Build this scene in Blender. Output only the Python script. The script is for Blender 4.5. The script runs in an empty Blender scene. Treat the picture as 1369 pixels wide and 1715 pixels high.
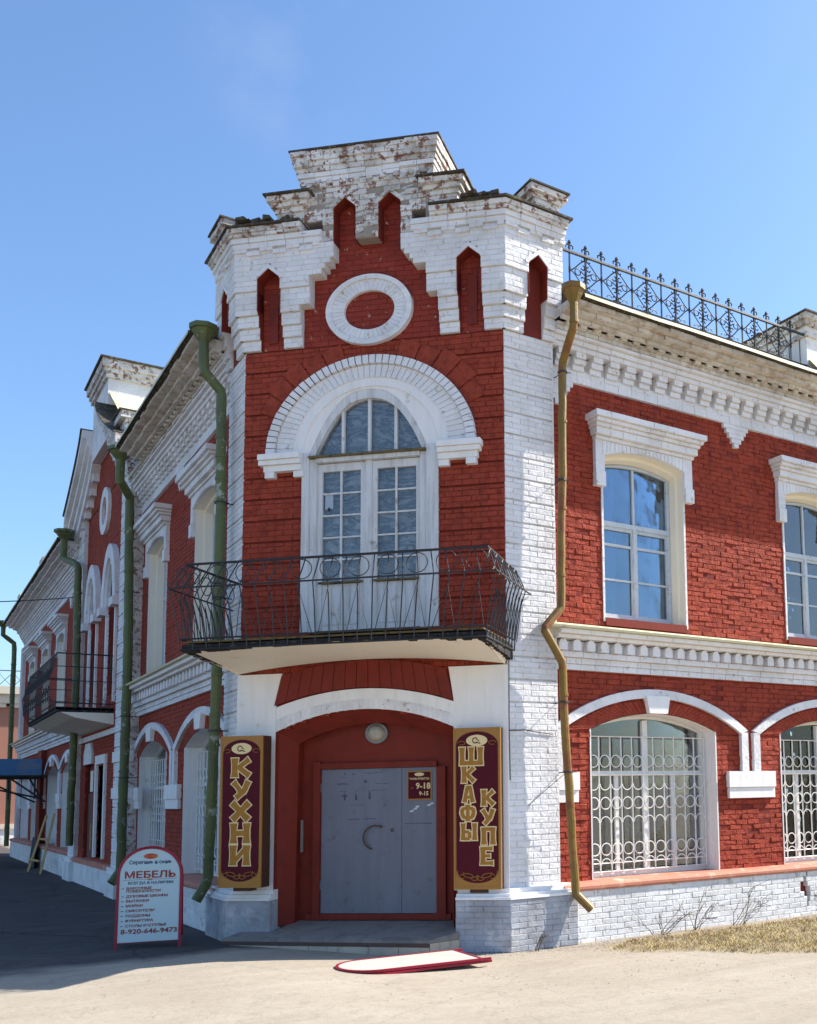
import bpy, math, random
import numpy as np
random.seed(7)
rng = np.random.default_rng(11)
R_ = math.radians
# ------------------------------------------------------------------ camera
FPX, CPX, CPY = 1682.15, 1026.51, 1153.32
TILT, ROLL, YAW = R_(5.9583), R_(-1.17615), R_(54.15444)
EYE = np.array([0, 0, 2.0])
_F = np.array([math.cos(YAW) * math.cos(TILT), math.sin(YAW) * math.cos(TILT), math.sin(TILT)])
_R0 = np.array([math.sin(YAW), -math.cos(YAW), 0]); _U0 = np.cross(_R0, _F)
_R = math.cos(ROLL) * _R0 + math.sin(ROLL) * _U0
_U = -math.sin(ROLL) * _R0 + math.cos(ROLL) * _U0
scn = bpy.context.scene
cam_d = bpy.data.cameras.new('camera'); cam = bpy.data.objects.new('camera', cam_d)
scn.collection.objects.link(cam); scn.camera = cam
cam_d.sensor_fit = 'VERTICAL'; cam_d.sensor_height = 36; cam_d.sensor_width = 36
cam_d.lens = FPX / 1715 * 36
cam_d.shift_x = (684.5 - CPX) / 1715; cam_d.shift_y = (CPY - 857.5) / 1715
cam_d.clip_start = .1; cam_d.clip_end = 3000
from mathutils import Matrix, Vector
cam.matrix_world = Matrix(((_R[0], _U[0], -_F[0], 0), (_R[1], _U[1], -_F[1], 0), (_R[2], _U[2], -_F[2], 2.0), (0, 0, 0, 1)))
def project(p):
    v = np.asarray(p, float) - EYE
    w = v @ _F
    return CPX + FPX * (v @ _R) / w, CPY - FPX * (v @ _U) / w
# ------------------------------------------------------------------ light
SUN_AZ, SUN_EL = R_(-14.0), R_(40.0)         # direction TO the sun, azimuth from +X
world = bpy.data.worlds.new('World'); scn.world = world; world.use_nodes = True
wn = world.node_tree; bg = wn.nodes['Background']
sky = wn.nodes.new('ShaderNodeTexSky'); sky.sky_type = 'NISHITA'; sky.sun_disc = False
sky.sun_elevation = SUN_EL; sky.sun_rotation = math.pi / 2 - SUN_AZ
sky.altitude = 0; sky.air_density = 1.2; sky.dust_density = 1.1; sky.ozone_density = 4.0
tint = wn.nodes.new('ShaderNodeMix'); tint.data_type = 'RGBA'; tint.blend_type = 'MULTIPLY'; tint.inputs[0].default_value = 1
tint.inputs[7].default_value = (.87, .975, 1.08, 1)
wn.links.new(sky.outputs[0], tint.inputs[6]); tc = wn.nodes.new('ShaderNodeTexCoord')
def _w(op, a, b_, vec=False):
    t = wn.nodes.new('ShaderNodeVectorMath' if vec else 'ShaderNodeMath'); t.operation = op
    for i, v in enumerate((a, b_)):
        if hasattr(v, 'links') or hasattr(v, 'is_output'): wn.links.new(v, t.inputs[i])
        else: t.inputs[i].default_value = v
    return t.outputs['Value'] if vec and op == 'DOT_PRODUCT' else t.outputs[0]
_dw = _F + _R * (470 - CPX) / FPX - _U * (95 - CPY) / FPX; _dw = _dw / np.linalg.norm(_dw)
_dot = _w('DOT_PRODUCT', tc.outputs['Generated'], tuple(_dw), True)
_mr = wn.nodes.new('ShaderNodeMapRange'); _mr.interpolation_type = 'SMOOTHSTEP'; _mr.inputs[1].default_value = .9965; _mr.inputs[2].default_value = 1.0; wn.links.new(_dot, _mr.inputs[0])
_nz = wn.nodes.new('ShaderNodeTexNoise'); _nz.inputs['Scale'].default_value = 14; _nz.inputs['Detail'].default_value = 7; wn.links.new(tc.outputs['Generated'], _nz.inputs['Vector'])
_nr = wn.nodes.new('ShaderNodeMapRange'); _nr.inputs[1].default_value = .4; _nr.inputs[2].default_value = .75; _nr.inputs[4].default_value = .15; wn.links.new(_nz.outputs[0], _nr.inputs[0])
_fc = _w('MULTIPLY', _mr.outputs[0], _nr.outputs[0])
wisp = wn.nodes.new('ShaderNodeMix'); wisp.data_type = 'RGBA'; wisp.inputs[7].default_value = (3.6, 3.9, 4.3, 1)
wn.links.new(_fc, wisp.inputs[0]); wn.links.new(tint.outputs[2], wisp.inputs[6]); wn.links.new(wisp.outputs[2], bg.inputs[0]); bg.inputs[1].default_value = .115
sun_d = bpy.data.lights.new('sun', 'SUN'); sun_d.energy = 5.0; sun_d.angle = R_(.5); sun_d.color = (1, .93, .82)
sun = bpy.data.objects.new('sun', sun_d); scn.collection.objects.link(sun)
_s = Vector((math.cos(SUN_AZ) * math.cos(SUN_EL), math.sin(SUN_AZ) * math.cos(SUN_EL), math.sin(SUN_EL)))
sun.rotation_euler = _s.to_track_quat('Z', 'Y').to_euler(); sun.location = (30, -8, 30)
scn.view_settings.view_transform = 'Standard'; scn.view_settings.look = 'None'
scn.view_settings.exposure = 1.0; scn.view_settings.gamma = 1
scn.view_settings.use_curve_mapping = False
COL = scn.collection
# ------------------------------------------------------------------ materials
def mat(name, base, rough=.8, var=.12, scale=6., second=None, sec_amt=0., sec_scale=3., bump=.25, bump_scale=40.,
        metallic=0., spec=.3, island=0., grime=None, grime_amt=0., grime_scale=1.2, streak=False, sec_soft=.06, bdist=.012):
    m = bpy.data.materials.new(name); m.use_nodes = True
    nt = m.node_tree; N = nt.nodes; Lk = nt.links; b = N['Principled BSDF']
    b.inputs['Roughness'].default_value = rough; b.inputs['Metallic'].default_value = metallic
    b.inputs['Specular IOR Level'].default_value = spec
    geo = N.new('ShaderNodeNewGeometry')
    def noise(sc, det=6., rough_=.6, vec=None):
        t = N.new('ShaderNodeTexNoise'); t.inputs['Scale'].default_value = sc
        t.inputs['Detail'].default_value = det; t.inputs['Roughness'].default_value = rough_
        Lk.new(vec if vec is not None else geo.outputs['Position'], t.inputs['Vector']); return t.outputs[0]
    def math_(op, a, bb):
        t = N.new('ShaderNodeMath'); t.operation = op
        for i, v in enumerate((a, bb)):
            if isinstance(v, (int, float)): t.inputs[i].default_value = v
            else: Lk.new(v, t.inputs[i])
        return t.outputs[0]
    def mix(fac, a, bb):
        t = N.new('ShaderNodeMix'); t.data_type = 'RGBA'
        for i, v in ((0, fac), (6, a), (7, bb)):
            if isinstance(v, (int, float)): t.inputs[i].default_value = v
            elif isinstance(v, tuple): t.inputs[i].default_value = (*v, 1)
            else: Lk.new(v, t.inputs[i])
        return t.outputs[2]
    def ramp(v, lo, hi):
        t = N.new('ShaderNodeMapRange'); t.inputs[1].default_value = lo; t.inputs[2].default_value = hi
        Lk.new(v, t.inputs[0]); return t.outputs[0]
    n1 = noise(scale)
    k = math_('ADD', math_('MULTIPLY', math_('SUBTRACT', n1, .5), var * 4), 1.)
    if island:
        k = math_('MULTIPLY', k, math_('ADD', math_('MULTIPLY', math_('SUBTRACT', geo.outputs['Random Per Island'], .5), island * 2), 1.))
    hs = N.new('ShaderNodeHueSaturation'); hs.inputs['Color'].default_value = (*base, 1); Lk.new(k, hs.inputs['Value'])
    c = hs.outputs[0]
    if second:
        n2 = noise(sec_scale, 8., .7)
        n2 = ramp(n2, 1 - sec_amt - sec_soft, 1 - sec_amt + sec_soft)
        c = mix(n2, c, second)
    if grime:
        if streak:
            mp = N.new('ShaderNodeMapping'); mp.inputs['Scale'].default_value = (6, 6, .5)
            Lk.new(geo.outputs['Position'], mp.inputs[0]); n3 = noise(grime_scale, 6., .65, mp.outputs[0])
        else: n3 = noise(grime_scale, 6., .65)
        c = mix(math_('MULTIPLY', ramp(n3, .45, .75), grime_amt), c, grime)
    Lk.new(c, b.inputs['Base Color'])
    if bump:
        nb = noise(bump_scale, 8., .65)
        bp = N.new('ShaderNodeBump'); bp.inputs['Strength'].default_value = bump; bp.inputs['Distance'].default_value = bdist
        Lk.new(nb, bp.inputs['Height']); Lk.new(bp.outputs[0], b.inputs['Normal'])
    return m
M = {}
M['red'] = mat('red_painted_brick', (.36, .060, .033), .78, .12, 1.1, (.27, .042, .024), .46, 8, .9, 16, island=.07, bdist=.05, spec=.15, grime=(.17, .036, .024), grime_amt=.5, grime_scale=1.3, streak=True)
M['redworn'] = mat('worn_red_brick', (.25, .033, .020), .8, .12, 3, (.50, .36, .30), .36, 9, .6, 40, island=.14, sec_soft=.03)
M['redjoint'] = mat('red_painted_joint', (.17, .022, .014), .85, .1, 5, bump=.3)
M['redplaster'] = mat('red_painted_plaster', (.19, .026, .016), .65, .08, 4, (.14, .022, .015), .42, 3, .2, 20, grime=(.10, .025, .018), grime_amt=.3, streak=True, spec=.2)
M['white'] = mat('white_limewashed_brick', (.75, .74, .755), .85, .05, 3, (.44, .39, .35), .37, 10, .9, 14, island=.05, sec_soft=.035, grime=(.46, .43, .40), grime_amt=.55, grime_scale=1.6, bdist=.02)
M['whitejoint'] = mat('white_joint', (.66, .645, .63), .9, .1, 5, (.36, .32, .28), .39, 5, .6)
M['worn'] = mat('peeling_white_brick', (.68, .66, .63), .9, .10, 4, (.26, .12, .085), .45, 11, .9, 30, island=.12, sec_soft=.025, grime=(.24, .19, .14), grime_amt=.85, grime_scale=3.)
M['wornlight'] = mat('flaking_eaves_brick', (.62, .59, .54), .9, .10, 4, (.46, .38, .31), .45, 7, .8, 30, island=.12, sec_soft=.05, grime=(.36, .31, .25), grime_amt=.7, grime_scale=2.2)
M['wornjoint'] = mat('bare_joint', (.30, .26, .22), .95, .2, 9, bump=.6)
M['plaster'] = mat('white_plaster', (.80, .78, .77), .7, .04, 2, (.55, .50, .44), .33, 5, .25, 12, grime=(.5, .45, .4), grime_amt=.3, streak=True)
M['cream'] = mat('cream_paint_and_bounce_tint', (.82, .76, .64), .7, .04, 2, (.62, .53, .42), .33, 4, .3, 14)  # cream of the soffits; on upper window reveals it paints in ground bounce
M['plinth'] = mat('grey_white_plinth', (.74, .74, .74), .85, .08, 3, (.40, .36, .32), .36, 5, .6, 30, island=.06, grime=(.38, .36, .34), grime_amt=.6, grime_scale=1.6)
M['blueplinth'] = mat('blue_grey_plinth', (.36, .38, .42), .85, .15, 3, (.56, .56, .57), .42, 2.5, .6, 25, island=.05, grime=(.14, .12, .11), grime_amt=.7, grime_scale=2.)
M['pink'] = mat('pink_faded_sill', (.50, .20, .135), .8, .1, 4, (.62, .40, .30), .40, 4, .4, 20)
M['sheet'] = mat('pale_roof_sheet', (.62, .60, .42), .5, .08, 3, (.45, .40, .22), .42, 2, .1, 8)
M['darksheet'] = mat('dark_rusty_sheet', (.055, .045, .035), .85, .2, 6, (.16, .14, .09), .42, 10, .6, 30)
M['wood'] = mat('peeling_white_wood', (.64, .64, .65), .7, .06, 5, (.34, .31, .28), .36, 5, .4, 60, sec_soft=.05, grime=(.34, .32, .29), grime_amt=.75, grime_scale=2.2, streak=True)
M['framewhite'] = mat('white_window_paint', (.74, .73, .70), .5, .04, 5, (.5, .42, .32), .33, 14, .2, 40)
M['iron'] = mat('black_wrought_iron', (.018, .017, .020), .5, .2, 20, (.07, .035, .02), .36, 30, .3, 80, spec=.5)
M['ironred'] = mat('weathered_iron', (.03, .024, .024), .55, .2, 20, (.09, .04, .025), .40, 30, .3, 80, spec=.5)
M['frameblue'] = mat('dull_bluish_window_paint', (.50, .55, .60), .5, .06, 5, (.34, .32, .30), .38, 14, .3, 40)
M['grille'] = mat('white_painted_iron', (.72, .70, .66), .45, .05, 10, (.5, .42, .34), .33, 25, .1, 50, spec=.5)
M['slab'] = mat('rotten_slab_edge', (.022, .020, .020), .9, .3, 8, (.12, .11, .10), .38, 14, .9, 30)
M['board'] = mat('weathered_board', (.16, .12, .05), .8, .3, 9, (.05, .04, .03), .45, 9, .5, 30)
M['door'] = mat('grey_blue_steel_door', (.15, .162, .21), .42, .07, 2, (.10, .105, .13), .36, 6, .5, 3.5, spec=.4, bdist=.012, grime=(.10, .09, .09), grime_amt=.35, streak=True)
M['scuff'] = mat('dark_scuff', (.07, .08, .10), .6, .4, 30, bump=0)
M['rust'] = mat('rusty_handle', (.10, .055, .03), .7, .3, 30)
M['pipey'] = mat('ochre_drainpipe_paint', (.22, .125, .018), .5, .15, 4, (.19, .06, .018), .45, 4, .3, 20, spec=.4, grime=(.10, .09, .02), grime_amt=.7, streak=True)
M['pipeg'] = mat('green_drainpipe_paint', (.095, .115, .036), .5, .15, 4, (.30, .31, .25), .39, 6, .3, 20, spec=.4, grime=(.05, .05, .03), grime_amt=.6, sec_soft=.02)
M['signred'] = mat('maroon_sign_face', (.075, .004, .012), .55, .04, 2, bump=0, spec=.15)
M['signgold'] = mat('gold_sign_trim', (.33, .15, .022), .4, .06, 3, bump=0, spec=.4)
M['letter'] = mat('gold_brown_letter', (.34, .15, .018), .5, .15, 14, bump=0)
M['letteredge'] = mat('cream_letter_edge', (.74, .58, .30), .5, .04, 4, bump=0)
M['signside'] = mat('sign_side', (.07, .03, .02), .5, .1, 4, bump=0)
M['boardwhite'] = mat('pale_board_face', (.42, .54, .57), .4, .04, 2, bump=0)
M['boardred'] = mat('crimson_board_frame', (.26, .010, .030), .4, .05, 4, bump=0)
M['boardlie'] = mat('white_board_back', (.52, .48, .43), .5, .08, 3, (.60, .45, .38), .38, 3, .1, 20)
M['textred'] = mat('dark_red_print', (.26, .030, .020), .5, 0, 4, bump=0)
M['textblue'] = mat('dark_blue_print', (.03, .05, .12), .5, 0, 4, bump=0)
M['logo'] = mat('orange_logo', (.50, .09, .02), .5, .1, 30, bump=0)
M['lampglass'] = mat('frosted_lamp_glass', (.40, .36, .28), .3, .15, 20, bump=.1, spec=.5)
M['lampmetal'] = mat('grey_lamp_ring', (.22, .21, .20), .5, .1, 20, metallic=.4)
M['tile'] = mat('tan_step_tile', (.52, .43, .33), .6, .12, 3, (.36, .30, .23), .42, 6, .2, 30, grime=(.22, .19, .16), grime_amt=.5)
M['tiledark'] = mat('dark_step_nosing', (.10, .06, .05), .6, .12, 5)
M['steptop'] = mat('dusty_step_top', (.24, .215, .19), .8, .15, 3, (.18, .16, .15), .45, 4, .3, 40)
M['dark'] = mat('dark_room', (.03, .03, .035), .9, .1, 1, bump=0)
M['curtain'] = mat('pale_curtain', (.36, .42, .50), .8, .05, 3, bump=.2)
M['curtainbrown'] = mat('beige_blind', (.30, .25, .18), .8, .2, 1.2, bump=.2)
M['straw'] = mat('dry_grass_blades', (.44, .34, .15), .85, .45, 5, (.22, .14, .07), .46, 3, 0)
M['twig'] = mat('bare_twig_bark', (.13, .095, .07), .9, .2, 20)
M['stone'] = mat('small_stones', (.33, .29, .24), .9, .3, 8)
M['farbrick'] = mat('far_salmon_brick', (.36, .17, .12), .9, .08, 1, bump=.2)
M['fartrim'] = mat('far_pale_trim', (.62, .56, .46), .8, .05, 1, bump=0)
M['browndoor'] = mat('brown_board_door', (.13, .055, .045), .6, .1, 4, bump=.2)
M['awning'] = mat('blue_painted_awning', (.06, .17, .34), .5, .15, 2, (.16, .20, .27), .47, 1.6, .1, 5)
M['greyboard'] = mat('grey_slate_board', (.10, .12, .15), .7, .1, 4)
M['newwood'] = mat('raw_yellow_wood', (.50, .33, .13), .7, .15, 9)
M['cable'] = mat('black_cable', (.03, .03, .03), .6, .1, 5, bump=0)
M['plateblue'] = mat('blue_number_plate', (.03, .06, .25), .4, 0, 4, bump=0)

def glass(name, tint, refl):
    m = bpy.data.materials.new(name); m.use_nodes = True; nt = m.node_tree; N = nt.nodes; Lk = nt.links
    N.remove(N['Principled BSDF']); out = N['Material Output']
    tr = N.new('ShaderNodeBsdfTransparent'); tr.inputs[0].default_value = (*tint, 1)
    gl = N.new('ShaderNodeBsdfGlossy'); gl.inputs['Roughness'].default_value = .02
    gl.inputs['Color'].default_value = (.92, .96, 1, 1)
    lw = N.new('ShaderNodeFresnel'); lw.inputs[0].default_value = 1.5
    ad = N.new('ShaderNodeMath'); ad.operation = 'MULTIPLY_ADD'; ad.inputs[1].default_value = 1.3; ad.inputs[2].default_value = refl
    ad.use_clamp = True
    geo = N.new('ShaderNodeNewGeometry'); nz = N.new('ShaderNodeTexNoise'); nz.inputs['Scale'].default_value = 2.2
    Lk.new(geo.outputs['Position'], nz.inputs['Vector'])
    bp = N.new('ShaderNodeBump'); bp.inputs['Strength'].default_value = .25; bp.inputs['Distance'].default_value = .03
    Lk.new(nz.outputs[0], bp.inputs['Height']); Lk.new(bp.outputs[0], gl.inputs['Normal'])
    mx = N.new('ShaderNodeMixShader'); Lk.new(lw.outputs[0], ad.inputs[0]); Lk.new(ad.outputs[0], mx.inputs[0])
    Lk.new(tr.outputs[0], mx.inputs[1]); Lk.new(gl.outputs[0], mx.inputs[2]); Lk.new(mx.outputs[0], out.inputs[0])
    return m
M['glass'] = glass('window_glass', (.50, .68, .82), .06)
M['glasslow'] = glass('shop_window_glass', (.94, .96, .97), -.015)
# crinkled foil behind the balcony door
def foil():
    m = bpy.data.materials.new('crinkled_foil'); m.use_nodes = True; nt = m.node_tree; N = nt.nodes; Lk = nt.links
    b = N['Principled BSDF']; b.inputs['Base Color'].default_value = (.13, .19, .27, 1); b.inputs['Roughness'].default_value = .35
    b.inputs['Specular IOR Level'].default_value = .8; b.inputs['Metallic'].default_value = .35
    geo = N.new('ShaderNodeNewGeometry'); mp = N.new('ShaderNodeMapping'); mp.inputs['Scale'].default_value = (.7, .7, 2.6)
    mp.inputs['Rotation'].default_value = (.9, -.5, .0)
    nz = N.new('ShaderNodeTexNoise'); nz.inputs['Scale'].default_value = 4.2; nz.inputs['Detail'].default_value = 3; nz.inputs['Distortion'].default_value = .5
    Lk.new(geo.outputs['Position'], mp.inputs[0]); Lk.new(mp.outputs[0], nz.inputs['Vector'])
    bp = N.new('ShaderNodeBump'); bp.inputs['Strength'].default_value = 1; bp.inputs['Distance'].default_value = .16
    Lk.new(nz.outputs[0], bp.inputs['Height']); Lk.new(bp.outputs[0], b.inputs['Normal'])
    cr = N.new('ShaderNodeValToRGB'); cr.color_ramp.elements[0].color = (.24, .29, .35, 1); cr.color_ramp.elements[1].color = (.80, .84, .87, 1)  # dark creases and pale folds: crinkle shading put into the base colour
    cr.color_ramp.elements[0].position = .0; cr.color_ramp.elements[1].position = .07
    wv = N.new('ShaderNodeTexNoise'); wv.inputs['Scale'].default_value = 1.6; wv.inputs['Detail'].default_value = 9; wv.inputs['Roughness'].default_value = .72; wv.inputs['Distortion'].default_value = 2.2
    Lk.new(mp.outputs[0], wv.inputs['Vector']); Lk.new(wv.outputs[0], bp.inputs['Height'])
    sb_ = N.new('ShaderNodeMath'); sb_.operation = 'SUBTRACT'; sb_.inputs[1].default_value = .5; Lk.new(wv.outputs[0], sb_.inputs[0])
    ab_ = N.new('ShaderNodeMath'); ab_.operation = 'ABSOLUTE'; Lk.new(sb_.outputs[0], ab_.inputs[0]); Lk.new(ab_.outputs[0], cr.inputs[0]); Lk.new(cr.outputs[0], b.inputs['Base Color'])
    return m
M['foil'] = foil()
# ground
def ground_mat():
    m = bpy.data.materials.new('dusty_concrete_and_shade_dark_asphalt'); m.use_nodes = True; nt = m.node_tree; N = nt.nodes; Lk = nt.links
    b = N['Principled BSDF']; b.inputs['Roughness'].default_value = .92; b.inputs['Specular IOR Level'].default_value = .15
    geo = N.new('ShaderNodeNewGeometry'); P = geo.outputs['Position']
    def noise(sc, det=6, ro=.6, dist=0):
        t = N.new('ShaderNodeTexNoise'); t.inputs['Scale'].default_value = sc; t.inputs['Detail'].default_value = det
        t.inputs['Roughness'].default_value = ro; t.inputs['Distortion'].default_value = dist; Lk.new(P, t.inputs['Vector']); return t.outputs[0]
    def rng_(v, a, bb, c=0., d=1.):
        t = N.new('ShaderNodeMapRange'); t.inputs[1].default_value = a; t.inputs[2].default_value = bb; t.inputs[3].default_value = c; t.inputs[4].default_value = d
        Lk.new(v, t.inputs[0]); return t.outputs[0]
    def mix(f, a, bb):
        t = N.new('ShaderNodeMix'); t.data_type = 'RGBA'
        for i, v in ((0, f), (6, a), (7, bb)):
            if isinstance(v, (int, float)): t.inputs[i].default_value = v
            elif isinstance(v, tuple): t.inputs[i].default_value = (*v, 1)
            else: Lk.new(v, t.inputs[i])
        return t.outputs[2]
    def mth(op, a, bb):
        t = N.new('ShaderNodeMath'); t.operation = op; t.use_clamp = False
        for i, v in enumerate((a, bb)):
            if isinstance(v, (int, float)): t.inputs[i].default_value = v
            else: Lk.new(v, t.inputs[i])
        return t.outputs[0]
    sand = mix(rng_(noise(.7, 8, .65), .35, .7), (.33, .285, .225), (.385, .34, .275))
    sand = mix(rng_(noise(9, 8, .7), .48, .72, 0, .55), sand, (.26, .22, .165))
    sand = mix(rng_(noise(60, 4, .7), .60, .72, 0, .6), sand, (.22, .18, .14))
    sand = mix(rng_(noise(1.6, 9, .75, .6), .56, .68, 0, .45), sand, (.235, .205, .165))
    stp = N.new('ShaderNodeMapping'); stp.inputs['Rotation'].default_value = (0, 0, .55); stp.inputs['Scale'].default_value = (.25, 3.2, 1); Lk.new(P, stp.inputs[0])
    trk = N.new('ShaderNodeTexNoise'); trk.inputs['Scale'].default_value = 1.1; trk.inputs['Detail'].default_value = 5; Lk.new(stp.outputs[0], trk.inputs['Vector'])
    sand = mix(rng_(trk.outputs[0], .54, .70, 0, .3), sand, (.25, .215, .17))
    sand = mix(rng_(trk.outputs[0], .44, .30, 0, .2), sand, (.47, .43, .37))
    vor = N.new('ShaderNodeTexVoronoi'); vor.feature = 'DISTANCE_TO_EDGE'; vor.inputs['Scale'].default_value = .28
    wob = N.new('ShaderNodeTexNoise'); wob.inputs['Scale'].default_value = 1.5; wob.inputs['Detail'].default_value = 6; Lk.new(P, wob.inputs['Vector'])
    va = N.new('ShaderNodeVectorMath'); va.operation = 'MULTIPLY_ADD'; va.inputs[1].default_value = (.9, .9, 0); Lk.new(wob.outputs[1], va.inputs[0]); Lk.new(P, va.inputs[2])
    Lk.new(va.outputs[0], vor.inputs['Vector'])
    sand = mix(rng_(vor.outputs[0], 0, .005, .28, 0), sand, (.20, .17, .13))
    asph_shade = mix(rng_(noise(2, 8, .7), .35, .7), (.068, .061, .058), (.095, .085, .080))
    asph_shade = mix(rng_(noise(50, 4, .7), .55, .75, 0, .5), asph_shade, (.14, .13, .12))
    asph_shade = mix(rng_(noise(.8, 8, .7, .8), .52, .66, 0, .45), asph_shade, (.15, .135, .12))
    asph_shade = mix(rng_(vor.outputs[0], 0, .006, .8, 0), asph_shade, (.02, .02, .02))
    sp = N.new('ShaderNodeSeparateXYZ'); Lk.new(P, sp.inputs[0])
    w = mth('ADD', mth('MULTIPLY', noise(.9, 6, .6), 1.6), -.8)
    # street asphalt left of the door; painted-in shade too, edged at the shadow line
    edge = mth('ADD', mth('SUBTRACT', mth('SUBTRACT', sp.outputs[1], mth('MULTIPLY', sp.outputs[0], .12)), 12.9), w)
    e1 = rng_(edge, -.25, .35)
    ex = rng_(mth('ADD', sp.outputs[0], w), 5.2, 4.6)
    c = mix(mth('MULTIPLY', e1, ex), sand, asph_shade)
    gr1 = rng_(mth('ADD', mth('ADD', sp.outputs[1], mth('MULTIPLY', sp.outputs[0], 1.15)), mth('MULTIPLY', w, .6)), 19.35, 19.8)
    gr2 = rng_(mth('ADD', sp.outputs[1], mth('MULTIPLY', w, .15)), 11.30, 11.18); gr3 = rng_(sp.outputs[0], 7.5, 7.9)
    c = mix(mth('MULTIPLY', mth('MULTIPLY', gr1, gr2), mth('MULTIPLY', gr3, .75)), c, (.27, .215, .12))
    # earth strip at the wall foot on the right
    dz = rng_(mth('ADD', mth('SUBTRACT', sp.outputs[1], 10.9), w), -.5, .6)
    dx = rng_(sp.outputs[0], 6.0, 7.5)
    c = mix(mth('MULTIPLY', mth('MULTIPLY', dz, dx), .6), c, (.26, .205, .15))
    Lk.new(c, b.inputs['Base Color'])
    bp = N.new('ShaderNodeBump'); bp.inputs['Strength'].default_value = .5; bp.inputs['Distance'].default_value = .02
    Lk.new(noise(14, 10, .75), bp.inputs['Height']); Lk.new(bp.outputs[0], b.inputs['Normal'])
    return m
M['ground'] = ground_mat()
# ------------------------------------------------------------------ object helpers
LOC = {}
def tag(o, label=None, cat=None, group=None, kind=None):
    if label: o['label'] = label
    if cat: o['category'] = cat
    if group: o['group'] = group
    if kind: o['kind'] = kind
    return o
def empty(name, loc, label=None, cat=None, group=None, kind=None, parent=None):
    o = bpy.data.objects.new(name, None); COL.objects.link(o); o.empty_display_size = .2
    if parent is not None: o.parent = parent; LOC[o.name] = LOC[parent.name]
    else: o.location = loc; LOC[o.name] = np.array(loc, float)
    return tag(o, label, cat, group, kind)
class Fr:
    def __init__(s, O, U, N): s.O = np.array(O, float); s.U = np.array(U, float); s.N = np.array(N, float); s.Z = np.array([0, 0, 1.])
    def w(s, u, z, d): return s.O + s.U * u + s.Z * z + s.N * d
    def arr(s, a): a = np.asarray(a, float).reshape(-1, 3); return s.O + a[:, :1] * s.U + a[:, 1:2] * s.Z + a[:, 2:3] * s.N
S2 = math.sqrt(.5)
WORLD = Fr((0, 0, 0), (1, 0, 0), (0, -1, 0))        # (u,z,d) -> (x, z, -y)
FC = Fr((5.287, 12.959, 0), (S2, -S2, 0), (-S2, -S2, 0))
FR = Fr((0, 11.78, 0), (1, 0, 0), (0, -1, 0))
FPR = Fr((0, 11.60, 0), (1, 0, 0), (0, -1, 0))
FL = Fr((4.11, 0, 0), (0, -1, 0), (-1, 0, 0))
FPL = Fr((3.928, 0, 0), (0, -1, 0), (-1, 0, 0))
CORNER = 1.922
SPLIT = {'ring', 'scroll', 'bar', 'jamb', 'jamb_strip', 'door_jamb', 'coping_sheet', 'impost', 'corbel_block', 'inner_wall', 'outer_wall', 'parapet_return', 'inner_floor', 'cable'}
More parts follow.
